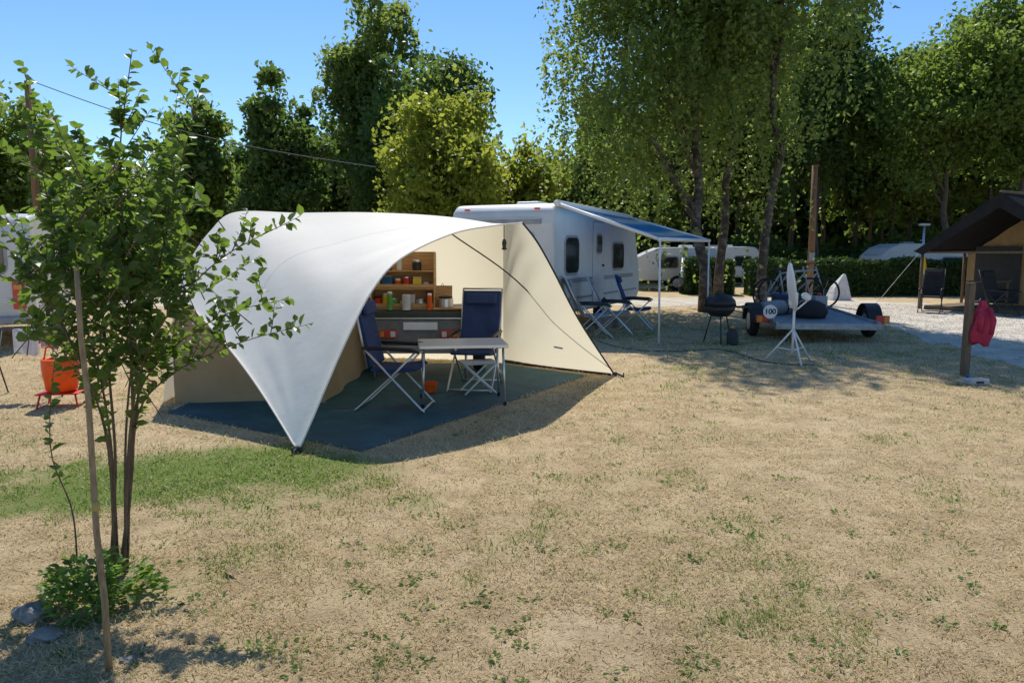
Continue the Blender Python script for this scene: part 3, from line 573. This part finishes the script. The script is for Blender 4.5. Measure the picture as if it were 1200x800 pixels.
tb=thing('camping_table','light grey folding camping table in front of the blue chairs','table',(-.55,8.08,.007),.14)
B('tabletop',(0,0,.655),(.92,.62,.022),M['table_top'],tb,.006)
mb=MB()
for sy in(-1,1): mb.box((0,sy*.317,.648),(.94,.016,.036))
for sx in(-1,1): mb.box((sx*.468,0,.648),(.016,.62,.036))
mb.build('edge_frame',M['alu'],tb,bevel=.004)
for sx in (-1,1):
    for sy in (-1,1):
        lg=T('leg',[(sx*.42,sy*.27,.64),(sx*.44,sy*.28,.0)],.013,M['alu'],tb); MB().lathe([(.018,0),(.019,.03),(.014,.04)],10,Matrix.Translation((sx*.44,sy*.28,0))).build('rubber_foot',M['rubber'],lg)
    T('crossbar',[(sx*.43,-.275,.32),(sx*.43,.275,.32)],.008,M['alu'],tb)
stl=thing('folding_stool','small pale folding stool under the far side of the table','stool',(-.40,8.62,.007),.3)
B('seat',(0,0,.36),(.42,.30,.03),M['table_top'],stl,.01)
for sy in(-1,1):
    T('leg',[(-.19,sy*.13,0),(.18,sy*.13,.35)],.012,M['white_metal'],stl); T('leg',[(.19,sy*.115,0),(-.18,sy*.115,.35)],.012,M['white_metal'],stl)
bt=thing('water_bowl','small orange bowl on the groundsheet behind the left chair','bowl',(-.98,8.65,.007)); MB().lathe([(.07,0),(.10,.10),(.095,.10),(.065,.01)],18).build('body',M['orange'],bt); MB().lathe([(.10,.10),(.106,.105),(.10,.11),(.094,.105)],18,caps=False).build('rim',M['orange'],bt)
# ------------------------------------------------------------------ caravans
def rrect(w_,h_,r,n=5):
    out=[]
    for cx,cy,a0 in ((w_/2-r,h_/2-r,0),(-w_/2+r,h_/2-r,PI/2),(-w_/2+r,-h_/2+r,PI),(w_/2-r,-h_/2+r,1.5*PI)):
        for k in range(n+1): a_=a0+PI/2*k/n; out.append((cx+r*math.cos(a_),cy+r*math.sin(a_)))
    return out
def window(parent,axis,c,w_,h_,m=None,name='window'):
    c=Vector(c); r=min(w_,h_)*.22
    def pr(w2,h2,r2,th):
        pl_=rrect(w2,h2,r2)
        if axis=='y': return MB().prism([c+Vector((a,-th/2,b)) for a,b in pl_],(0,th,0))
        return MB().prism([c+Vector((-th/2,a,b)) for a,b in pl_],(th,0,0))
    g_=pr(w_,h_,r,.040).build(name,m or M['glass'],parent,bevel=.006); pr(w_+.10,h_+.10,r+.05,.022).build('frame',M['grey_trim'],g_,bevel=.006); return g_
def caravan(label,loc,rz,L_,W_,H_,wins,door=None,group=None,rear=True,name='caravan'):
    r=thing(name,label,'caravan',loc,rz,group)
    pr=[(.10,.42),(.0,.80),(.0,H_-.40),(.06,H_-.16),(.22,H_-.03),(.5,H_),(L_-1.0,H_-.02),(L_-.55,H_-.2),(L_-.15,1.45),(L_,.95),(L_-.06,.60),(L_-.25,.42)]
    MB().prism([(x,0,z) for x,z in pr],(0,W_,0)).build('body',M['white_paint'],r,bevel=.07,seg=3)
    for x,z,w_,h_ in wins:
        window(r,'y',(x,-.004,z),w_,h_); window(r,'y',(x,W_+.004,z),w_,h_)
    if rear: window(r,'x',(-.004,W_/2,min(1.75,H_-.75)),W_*.62,.5)
    window(r,'x',(L_-.2,W_/2,min(1.5,H_-.7)),W_*.6,.3)
    if door:
        x,w_=door; d_=MB().box((x,-.004,1.42),(w_,.03,1.72)).build('door',M['white_paint'],r,bevel=.012); MB().box((x,-.002,1.42),(w_+.05,.018,1.77)).build('seal',M['grey_trim'],d_,bevel=.006); window(d_,'y',(x,-.016,1.82),w_*.46,.36); B('handle',(x+w_*.36,-.03,1.35),(.10,.04,.05),M['black_plastic'],d_,.01)
    for y in (.22,W_-.22):
        t_=B('tail_light',(-.0,y,.92),(.05,.18,.46),M['red_lens'],r,.012); B('amber_lens',(-.022,y,1.06),(.03,.14,.08),M['amber_lens'],t_,.004)
    for y in (.35,W_-.35): B('marker_light',(.055,y,H_-.12),(.06,.10,.035),M['red_lens'],r,.006)
    B('side_trim',(L_/2,-.006,.72),(L_-.7,.02,.05),M['grey_trim'],r,.006); B('rear_bumper',(.02,W_/2,.50),(.12,W_-.2,.14),M['grey_trim'],r,.03)
    for y in (.05,W_-.05):
        Mx=Matrix.Translation((L_*.50,y,.32))@Matrix.Rotation(PI/2,4,'X')
        w_=MB().lathe([(.05,-.09),(.29,-.09),(.32,-.06),(.32,.06),(.29,.09),(.05,.09)],26,Mx).build('wheel',M['rubber'],r); MB().lathe([(.02,-.096),(.19,-.096),(.2,0),(.19,.096),(.02,.096)],20,Mx).build('rim',M['alu'],w_)
    mb=MB().tube([(L_-.3,W_/2-.5,.42),(L_+1.1,W_/2,.42)],.035,6).tube([(L_-.3,W_/2+.5,.42),(L_+1.1,W_/2,.42)],.035,6).tube([(L_+.9,W_/2,.42),(L_+.9,W_/2,0)],.03,6); mb.build('drawbar',M['grey_plastic'],r)
    B('roof_vent',(1.3,W_*.45,H_+.03),(.55,.5,.11),M['white_metal'],r,.03); B('roof_vent',(L_*.62,W_*.55,H_+.02),(.45,.45,.09),M['grey_plastic'],r,.03)
    return r
cv=caravan('large white caravan with striped roll out awning behind the tent',(.77,14.0,0),math.atan2(.904,.427),6.0,2.2,2.58,[(.98,1.58,.74,.70),(4.05,1.55,.85,.58)],door=(2.62,.72))
B('rear_panel',(-.012,1.1,2.22),(.02,1.7,.10),M['grey_trim'],cv,.004)
B('side_stripe',(3.0,-.005,1.08),(4.6,.014,.09),M['grey_trim'],cv,.003)
A_=Vector((.08,-.05,2.52)); B_=Vector((.24,-1.96,1.88)); C_=Vector((4.8,-1.97,1.92)); D_=Vector((4.76,-.05,2.46))
GG=np.array([[list((A_.lerp(D_,u)).lerp(B_.lerp(C_,u),v)+Vector((0,0,-.07*math.sin(PI*v)*math.sin(PI*u)-.03*math.sin(PI*u)*v))) for v in np.linspace(0,1,13)] for u in np.linspace(0,1,13)])
awn=grid('awning',GG,M['awning'],cv)
T('cassette',[tuple(A_+Vector((-.05,-.0,.03))),tuple(D_+Vector((.05,0,.03)))],.06,M['white_metal'],awn,10)
T('front_rail',[tuple(B_+Vector((-.03,0,-.01))),tuple(C_+Vector((.03,0,-.01)))],.04,M['white_metal'],awn,10)
for p,q in ((A_,B_),(D_,C_)): T('arm',[tuple(p+Vector((0,-.05,.0))),tuple(q+Vector((0,.04,-.0)))],.032,M['white_metal'],awn)
for q in (B_,C_): T('support_pole',[tuple(q),(q.x,q.y-.02,0)],.019,M['white_metal'],awn)
def cvp(x,y): return Vector((.77+.427*x-.904*y,14+.904*x+.427*y,0))
rz0=math.atan2(-.427,.904)
ch=chair('grey reclining camping chair nearest to the caravan rear corner',cvp(.62,-.62),rz0+.5,M['grey_fabric'],M['alu'],None,.22)
dup(ch,cvp(1.45,-.80),rz0+.35,'grey reclining camping chair beside the caravan door')
c5=chair('low dark folding chair at the far end of the caravan',cvp(2.55,-.95),rz0+.2,M['blue_fabric'],M['alu'],None,.1)
bs=thing('door_step','grey plastic step below the caravan door','step',cvp(2.62,-.25),math.atan2(.904,.427)); B('tread',(0,0,.2),(.5,.36,.03),M['grey_plastic'],bs,.01)
for sx in(-1,1): B('leg',(sx*.22,0,.095),(.03,.32,.18),M['grey_plastic'],bs,.005)
caravan('white caravan at the left edge partly hidden by the shrub',(-8.1,12.6,0),math.radians(114),5.0,2.1,2.3,[(1.2,1.5,.9,.5),(3.4,1.5,.9,.5)])
caravan('white caravan with rounded roof peeking over the hedge near the safari tent',(20.2,34.2,0),math.radians(178),4.4,2.2,2.02,[(1.1,1.2,1.1,.4),(2.9,1.2,1.1,.4)])
caravan('second white caravan over the hedge nearest the safari tent',(25.6,35.2,0),math.radians(177),4.9,2.2,1.95,[(1.1,1.2,1.1,.4),(3.2,1.2,1.1,.4)])
caravan('distant white caravan seen beneath the roll out awning',(9.0,33.8,0),math.radians(176),3.6,2.1,1.85,[(.8,1.2,.8,.45),(2.2,1.2,.8,.45)])
caravan('distant white caravan behind the dark blue car',(11.9,38,0),math.radians(180),3.2,2.1,1.9,[(.8,1.2,.8,.45),(2.1,1.2,.8,.45)])
def car(label,loc,rz,paint):
    r=thing('parked_car',label,'car',loc,rz)
    pr=[(-2.05,.35),(-2.1,.62),(-2.0,.88),(-1.0,.96),(-.25,1.40),(.95,1.45),(1.75,1.05),(2.05,.95),(2.1,.5),(2.0,.30),(-1.9,.28)]
    MB().prism([(x,-.85,z) for x,z in pr],(0,1.7,0)).build('body',paint,r,bevel=.07,seg=3)
    MB().prism([(-.85,-.857,.98),(-.2,-.857,1.34),(.9,-.857,1.38),(1.5,-.857,1.02)],(0,1.714,0)).build('side_window',M['glass'],r,bevel=.01)
    MB().box((-.64,0,1.2),(.85,1.4,.03),Matrix.Rotation(-.53,3,'Y')).build('windscreen',M['glass'],r,bevel=.01); MB().box((1.38,0,1.26),(.8,1.4,.03),Matrix.Rotation(.46,3,'Y')).build('rear_window',M['glass'],r,bevel=.01)
    for sx in (-1.3,1.28):
        for sy in (-1,1):
            Mx=Matrix.Translation((sx,sy*.77,.31))@Matrix.Rotation(PI/2,4,'X'); w_=MB().lathe([(.05,-.1),(.28,-.1),(.31,-.07),(.31,.07),(.28,.1),(.05,.1)],24,Mx).build('wheel',M['rubber'],r); MB().lathe([(.02,-.107),(.2,-.107),(.2,.107),(.02,.107)],18,Mx).build('rim',M['alu'],w_)
    for sy in(-1,1): B('headlight',(-2.06,sy*.6,.72),(.08,.35,.13),M['white_lens'],r,.02); B('tail_light',(2.07,sy*.62,.80),(.08,.3,.16),M['red_lens'],r,.02)
    B('number_plate',(-2.12,0,.5),(.02,.5,.11),M['white_metal'],r,.003)
car('dark blue parked car on the lane beyond the awning poles',(7.9,31,0),math.radians(75),M['car_blue'])
# clothes rack, towels and bucket on the left
dr=thing('drying_rack','thin dark folding drying rack by the left caravan','rack',(-5.55,8.5,0),.25)
for sx in(-1,1):
    T('leg',[(sx*.35,-.22,0),(sx*.35,.2,.78)],.009,M['hem_dark'],dr); T('leg',[(sx*.35,.22,0),(sx*.35,-.2,.78)],.009,M['hem_dark'],dr)
for k in range(4): T('rail',[(-.36,-.2+.133*k,.78),(.36,-.2+.133*k,.78)],.005,M['hem_dark'],dr)
def towel(label,loc,rz,w_,h_,m,name='towel',catg='towel'):
    r=thing(name,label,catg,loc,rz); Gt=np.array([[[x*w_,.02*math.sin(x*13)+ (.02 if s<.5 else -.02),h_*(-abs(s-.5)*2)*(1+.08*math.sin(x*5))+.015] for s in np.linspace(0,1,16)] for x in np.linspace(-.5,.5,22)]); grid('cloth',Gt,m,r)
    T('hem',[(-.5*w_,.0,-h_+.02),(.5*w_,.0,-h_+.02)],.006,m,r)
towel('white towel hanging over the drying rack',(-5.48,8.31,.79),.25,.24,.30,M['cloth_white']); towel('pink towel hanging beside the white towel',(-5.25,8.37,.79),.25,.17,.24,M['cloth_pink'])
bu=thing('bucket','bright orange bucket standing on a low folding table','bucket',(-4.86,7.9,.16)); MB().lathe([(.11,0),(.15,.02),(.175,.20),(.18,.34),(.165,.36),(.16,.33),(.145,.03)],22).build('body',M['orange'],bu,smooth=True); T('handle',[(-.175,0,.33),(-.14,.0,.47),(0,.0,.52),(.14,.0,.47),(.175,0,.33)],.009,M['orange'],bu)
lt=thing('low_table','low red legged folding table under the orange bucket','table',(-4.86,7.9,0),.2); B('tabletop',(0,0,.15),(.42,.34,.015),M['red'],lt,.006)
for sx in(-1,1):
    for sy in(-1,1): T('leg',[(sx*.17,sy*.13,.14),(sx*.2,sy*.16,0)],.010,M['red'],lt)
# ------------------------------------------------------------------ grill
bq=thing('kettle_grill','black covered grill on thin legs beside the birch trunk','grill',gr(842,402))
MB().lathe([(.02,.48),(.16,.50),(.25,.58),(.285,.68)],24).build('bowl',M['black_plastic'],bq,smooth=True); ld=MB().lathe([(.29,.685),(.27,.78),(.19,.87),(.06,.905),(.02,.907)],24).build('lid',M['black_plastic'],bq,smooth=True); T('handle',[(-.06,0,.9),(-.05,0,.95),(.05,0,.95),(.06,0,.9)],.009,M['black_plastic'],ld)
for k in range(3): a_=k*2*PI/3+.4; T('leg',[(.15*math.cos(a_),.15*math.sin(a_),.52),(.29*math.cos(a_),.29*math.sin(a_),0)],.012,M['black_plastic'],bq)
B('side_shelf',(.42,0,.66),(.28,.34,.02),M['black_plastic'],bq,.006); MB().lathe([(.02,.18),(.19,.185),(.19,.195),(.02,.2)],18).build('ash_tray',M['grey_plastic'],bq)
gc=thing('gas_bottle','small dark grey gas bottle at the foot of the grill','gas bottle',gr(858,404)); MB().lathe([(.08,0),(.10,.03),(.10,.22),(.06,.28),(.03,.29)],18).build('body',M['hem_dark'],gc,smooth=True); MB().lathe([(.02,.29),(.03,.31),(.03,.34),(.015,.35)],12).build('valve',M['amber_lens'],gc)
# satellite dish
sd=thing('satellite_dish','white satellite dish on a tripod in front of the flat trailer','satellite dish',gr(928,424))
for k in range(3): a_=k*2*PI/3+.5; lg=T('leg',[(0,0,.50),(.40*math.cos(a_),.40*math.sin(a_),.0)],.014,M['white_metal'],sd); T('brace',[(0,0,.18),(.23*math.cos(a_),.23*math.sin(a_),.21)],.008,M['white_metal'],lg)
T('mast',[(0,0,.15),(0,0,1.0)],.020,M['white_metal'],sd)
Mx=Matrix.Translation((-.10,0,1.12))@Matrix.Rotation(math.radians(-13),4,'Z')@Matrix.Rotation(math.radians(82),4,'Y')
MB().lathe([(.0001,0),(.13,.006),(.26,.024),(.34,.046),(.37,.058),(.375,.060),(.37,.050),(.34,.036),(.26,.014),(.13,-.004),(.0001,-.010)],36,Mx,caps=False).build('reflector',M['white_metal'],sd,smooth=True)
ar_=T('feed_arm',[(-.08,-.02,.84),(.05,.0,.80),(.17,-.03,.92)],.013,M['white_metal'],sd); MB().lathe([(.02,-.06),(.05,-.04),(.055,.05),(.03,.08)],14,Matrix.Translation((.17,-.03,.98))@Matrix.Rotation(-1.0,4,'Y')).build('receiver',M['white_metal'],ar_); B('clamp',(-.02,0,.95),(.12,.10,.2),M['white_metal'],sd,.02)
# ------------------------------------------------------------------ flat trailer
ft=thing('flatbed_trailer','low steel flatbed trailer with red tail lights parked on the grass','trailer',(5.75,13.45,0),math.radians(-6))
rx=Matrix.Rotation(math.radians(1.5),3,'X')
B('deck',(0,1.55,.36),(1.75,3.1,.05),M['steel'],ft,.01,rx)
mb=MB()
for sx in(-1,1): mb.box((sx*.9,1.55,.37),(.05,3.1,.11),rx)
mb.box((0,-.01,.30),(1.85,.06,.12)); mb.build('frame',M['steel'],ft,bevel=.01)
for sx in (-1,1):
    Mx=Matrix.Translation((sx*1.10,1.1,.29))@Matrix.Rotation(PI/2,4,'Y'); w_=MB().lathe([(.05,-.08),(.26,-.08),(.29,-.05),(.29,.05),(.26,.08),(.05,.08)],26,Mx).build('wheel',M['rubber'],ft); MB().lathe([(.02,-.087),(.17,-.087),(.17,.087),(.02,.087)],18,Mx).build('rim',M['alu'],w_)
    rings=[]
    for k in range(13):
        a_=PI*k/12; rings.append([(sx*1.10-.13,1.1-.37*math.cos(a_),.30+.36*math.sin(a_)),(sx*1.10+.13,1.1-.37*math.cos(a_),.30+.36*math.sin(a_)),(sx*1.10+.13,1.1-.355*math.cos(a_),.30+.345*math.sin(a_)),(sx*1.10-.13,1.1-.355*math.cos(a_),.30+.345*math.sin(a_))])
    MB().loft(rings).build('mudguard',M['black_plastic'],ft)
    t_=B('tail_light',(sx*1.08,.36,.40),(.24,.06,.15),M['red_lens'],ft,.012); B('amber_lens',(sx*1.08+sx*.06,.325,.40),(.09,.02,.12),M['amber_lens'],t_,.004); B('light_bracket',(sx*1.0,.42,.36),(.30,.05,.05),M['steel'],t_,.004)
B('drawbar',(0,3.9,.42),(.08,1.7,.08),M['steel'],ft,.01)
dk=MB().lathe([(.001,-.006),(.125,-.006),(.125,.006),(.001,.006)],32,Matrix.Translation((-1.02,.04,.56))@Matrix.Rotation(PI/2,4,'X')).build('speed_disc',M['white_metal'],ft); text('number',"100",.135,M['black_plastic'],dk,(-1.02,.030,.56),(PI/2,0,0)); T('disc_post',[(-.90,.06,.3),(-1.0,.06,.5)],.012,M['steel'],dk)
def ftp(x,y,z):
    a_=math.radians(-6); return (5.75+x*math.cos(a_)-y*math.sin(a_),13.45+x*math.sin(a_)+y*math.cos(a_),z)
cr=thing('cargo_bag','rounded black cargo bag lying on the trailer deck','bag',ftp(-.02,1.1,.375),.2); MB().lathe([(.02,0),(.30,.01),(.34,.12),(.28,.26),(.12,.33),(.02,.335)],20).build('body',M['black_fabric'],cr,smooth=True); T('strap',[(-.34,0,.12),(-.2,0,.32),(.2,0,.32),(.34,0,.12)],.015,M['grey_plastic'],cr)
cr2=thing('cargo_bag','long dark grey roll bag lying left of the rounded black bag','bag',ftp(-.55,1.5,.385),.5); MB().lathe([(.05,-.42),(.13,-.40),(.15,0),(.13,.40),(.05,.42)],16,Matrix.Translation((0,0,.15))@Matrix.Rotation(PI/2,4,'Y')).build('body',M['grey_plastic'],cr2,smooth=True); MB().lathe([(.152,-.02),(.156,0),(.152,.02)],16,Matrix.Translation((.18,0,.15))@Matrix.Rotation(PI/2,4,'Y'),caps=False).build('strap',M['black_fabric'],cr2)
bxo=thing('storage_box','dark plastic storage box behind the black cargo bag','box',ftp(-.18,2.05,.40),-.1); B('body',(0,0,.16),(.62,.42,.32),M['hem_dark'],bxo,.02); B('lid',(0,0,.34),(.66,.46,.05),M['blue_fabric'],bxo,.012)
wt=thing('water_canister','dark grey canister on the right of the trailer deck','canister',ftp(.45,2.1,.40),.1); B('body',(0,0,.17),(.28,.2,.34),M['grey_trim'],wt,.03); MB().lathe([(.03,.34),(.035,.36),(.035,.39),(.02,.395)],12).build('cap',M['red'],wt)
def bicycle(label,loc,rz):
    r=thing('bicycle',label,'bicycle',loc,rz)
    for x in(-.52,.52):
        pts=[(x+.33*math.cos(2*PI*k/28),0,.34+.33*math.sin(2*PI*k/28)) for k in range(29)]; w_=T('tyre',pts,.022,M['rubber'],r,6); mb=MB()
        for k in range(10): mb.tube([(x,0,.34),(x+.31*math.cos(2*PI*k/10),0,.34+.31*math.sin(2*PI*k/10))],.0025,4)
        mb.build('spokes',M['alu'],w_)
    mb=MB()
    for p,q in (((-.52,0,.34),(-.12,0,.30)),((-.52,0,.34),(-.22,0,.78)),((-.12,0,.30),(-.24,0,.86)),((-.12,0,.30),(.36,0,.76)),((-.22,0,.78),(.34,0,.84)),((.33,0,.92),(.52,0,.34))): mb.tube([p,q],.020,7)
    mb.build('frame',M['grey_trim'],r,smooth=True); MB().box((-.25,0,.88),(.26,.14,.05)).build('saddle',M['black_plastic'],r,bevel=.02); T('handlebar',[(.28,-.28,.98),(.33,-.1,.98),(.33,.1,.98),(.28,.28,.98)],.013,M['black_plastic'],r); T('crank',[(-.16,-.1,.14),(-.12,0,.30),(-.08,.1,.46)],.012,M['alu'],r); return r
bk=bicycle('grey bicycle standing on the trailer deck nearest the dish',ftp(-.05,2.62,.41),.25)
dup(bk,ftp(.25,2.95,.415),-.15,'grey bicycle standing at the very front of the trailer deck')
cvv=thing('dust_sheet','white triangular dust sheet draped over a low frame near the bicycles','sheet',(11.25,25.6,0),.2)
cvv.scale=(.72,.72,.88)
MB().loft([[(-.55,-.4,0),(.5,-.35,0),(.45,.4,0),(-.5,.4,0)],[(-.35,-.25,.5),(.4,-.22,.55),(.35,.25,.55),(-.3,.25,.5)],[(.18,-.06,1.0),(.32,-.06,1.02),(.32,.06,1.02),(.18,.06,1.0)]]).build('cloth',M['cloth_white'],cvv,bevel=.04); T('ridge_bar',[(.25,-.1,1.0),(.25,.1,1.0)],.012,M['alu'],cvv)
# ------------------------------------------------------------------ post with jacket
po=thing('wooden_post','weathered square brown wooden post at the path edge','post',gr(1130,440),.15)
B('shaft',(0,0,.61),(.085,.085,1.22),M['old_wood'],po,.008); MB().prism([(-.043,-.043,1.222),(.043,-.043,1.222),(.043,.043,1.222),(-.043,.043,1.222)],(0,0,.02)).build('cap',M['old_wood'],po,bevel=.008); T('hook',[(.035,-.02,1.00),(.12,-.03,1.01),(.13,-.03,1.04)],.006,M['steel'],po)
jk=thing('jacket','dark red jacket hanging from the wooden post','jacket',gr(1130,440)+Vector((.155,-.03,1.01)))
rings=[]
for k in range(17):
    t=k/16; z=-.58*t; rr=(.03+.115*math.sin(min(1,t*1.25)*PI/2))*(1-.25*max(0,t-.75)/.25); rings.append([(rr*(1+.22*math.sin(5*a_+3*t)+.10*math.sin(9*a_+6*t))*math.cos(a_)+.02*math.sin(5*t),rr*.62*(1+.25*math.sin(5*a_+3*t))*math.sin(a_),z+.03*math.sin(2*a_)*t) for a_ in [2*PI*j/26 for j in range(26)]])
MB().loft(rings).build('body',M['cloth_red'],jk,smooth=True); MB().tube([(.06,-.05,-.10),(.11,-.07,-.26),(.10,-.06,-.44)],[.035,.042,.036],9).build('sleeve',M['cloth_red'],jk,smooth=True); MB().tube([(-.05,-.05,-.10),(-.055,-.075,-.24),(-.05,-.07,-.40)],[.03,.04,.034],9).build('sleeve',M['cloth_red'],jk,smooth=True)
cb=thing('concrete_block','pale concrete block lying at the foot of the post','block',gr(1143,450),.1); B('block',(0,0,.035),(.27,.16,.07),M['concrete'],cb,.012); B('recess',(0,-.08,.035),(.1,.012,.03),M['hem_dark'],cb,.002)
hb=thing('tap_fitting','small blue tap fitting on the grass beside the post','tap',gr(1133,447)); MB().lathe([(.03,0),(.035,.02),(.02,.05),(.02,.09),(.012,.1)],12).build('body',M['blue_plastic'],hb); T('spout',[(0,0,.07),(.03,-.04,.07),(.035,-.05,.04)],.009,M['steel'],hb)
# ------------------------------------------------------------------ safari tent
sf=thing('safari_tent','dark roofed safari tent with tan walls at the right edge','tent',(12.95,19.8,0),math.atan2(.53,.85))
hw=2.15; pk=3.2; ev=1.66; Ln=6
for s in (-1,1):
    Gs=np.array([[[x,s*hw*1.04*v,pk-(pk-ev)*v-.14*math.sin(PI*v)-.03*math.sin(PI*x/Ln*3)**2] for v in np.linspace(0,1,9)] for x in np.linspace(-.25,Ln,19)]); grid('roof',Gs,M['safari_roof'],sf)
    T('eave_pole',[(.0,s*hw,ev-.02),(Ln,s*hw,ev-.02)],.03,M['old_wood'],sf)
    for x in (.08,2.4,Ln): T('post',[(x,s*(hw-.02),ev),(x,s*(hw-.02),0)],.045,M['old_wood'],sf)
    Gw=np.array([[[x,s*(hw-.12)+.03*math.sin(x*9),z] for z in np.linspace(.02,ev-.03,4)] for x in np.linspace(2.4,Ln,40)]); grid('side_wall',Gw,M['safari_wall'],sf)
Gw=np.array([[[2.4+.035*math.sin(y*11),y,z] for z in np.linspace(.12,1,2)] for y in np.linspace(-hw+.12,hw-.12,41)])
for i in range(41):
    y=Gw[i,0,1]; Gw[i,1,2]=pk-(pk-ev)*abs(y)/hw-.2
grid('front_wall',Gw,M['safari_wall'],sf); MB().box((2.33,1.15,.98),(.03,1.25,1.66)).build('doorway',M['hem_dark'],sf)  # doorway is a dark slab, shade inside the tent put into its colour
T('ridge_pole',[(-.25,0,pk),(Ln,0,pk)],.04,M['old_wood'],sf); T('front_beam',[(.06,-hw,ev-.02),(.06,hw,ev-.02)],.035,M['old_wood'],sf)
T('guy_rope',[(0,hw,ev),(-.4,hw+1.1,0)],.008,M['cloth_white'],sf)
B('porch_floor',(1.1,0,.06),(2.2,3.9,.12),M['old_wood'],sf,.01)
MB().add([(-.255,-hw*1.02,ev),(-.255,0,pk),(-.255,hw*1.02,ev),(-.255,hw*.9,ev-.10),(-.255,0,pk-.40),(-.255,-hw*.9,ev-.10)],[(0,1,4,5),(1,2,3,4)]).build('gable_trim',M['safari_roof'],sf)
d1_=chair('dark folding chair on the gravel left of the safari tent',(11.4,20.2,0),-2.2,M['black_fabric'],M['hem_dark'],None,.1)
dup(d1_,(12.7,19.2,0),-1.2,'dark folding chair nearer to the safari tent doorway')
sp=thing('parasol','closed yellow parasol standing by the safari tent','parasol',(12.1,21.9,0)); T('pole',[(0,0,0),(0,0,1.45)],.02,M['old_wood'],sp); MB().lathe([(.02,1.0),(.07,1.02),(.06,1.25),(.02,1.5)],10).build('canopy',M['yellow'],sp)
tb2=thing('picnic_table','dark wooden table under the safari tent porch','table',(13.2,20.6,.12),.5); B('tabletop',(0,0,.72),(1.1,.6,.04),M['old_wood'],tb2,.006)
for sx in(-1,1):
    for sy in(-1,1): B('leg',(sx*.48,sy*.24,.35),(.05,.05,.70),M['old_wood'],tb2,.004)
# poles, wires
pw=thing('wooden_pole','tall brown wooden pole beside the forked birch','pole',(9.55,23.9,0)); T('shaft',[(0,0,0),(.02,0,2.2),(0,0,4.35)],[.11,.10,.085],M['brown_pole'],pw,12); B('junction_box',(0,-.11,1.5),(.16,.08,.26),M['grey_plastic'],pw,.01)
pu=thing('utility_pole','dark wooden utility pole at the far left carrying a cable','pole',(at(33,110,27).x,27,0)); T('shaft',[(0,0,0),(0,0,7.6)],[.14,.10],M['brown_pole'],pu,12); MB().lathe([(.03,7.5),(.05,7.55),(.03,7.63),(.05,7.68),(.02,7.72)],12).build('insulator',M['white_metal'],pu)
a_=Vector((at(33,110,27).x,27,7.66)); b_=at(440,196,22.3); pts=[tuple(a_.lerp(b_,k/24)+Vector((0,0,-.40*math.sin(PI*k/24)))) for k in range(25)]
o=MB().tube(pts,.016,5).build('overhead_cable',M['hem_dark']); meta(o,'thin dark overhead cable sagging across the sky at left','cable')
lp=thing('lamp_post','slim grey lamp post standing behind the hedge','lamp post',(at(1081,300,31).x,31,0)); T('post',[(0,0,0),(0,0,2.7)],.045,M['alu'],lp); B('lamp_head',(0,0,2.76),(.42,.16,.09),M['table_top'],lp,.02)
pts=[tuple(p+Vector((0,0,.008))) for p in [gr(700,400),gr(740,410),gr(800,412),gr(845,410),gr(900,425),gr(955,428)]]
o=MB().tube([tuple(p) for p in cat(pts,30)],.008,6).build('ground_cable',M['hem_dark']); meta(o,'thin dark cable lying across the shaded grass','cable')
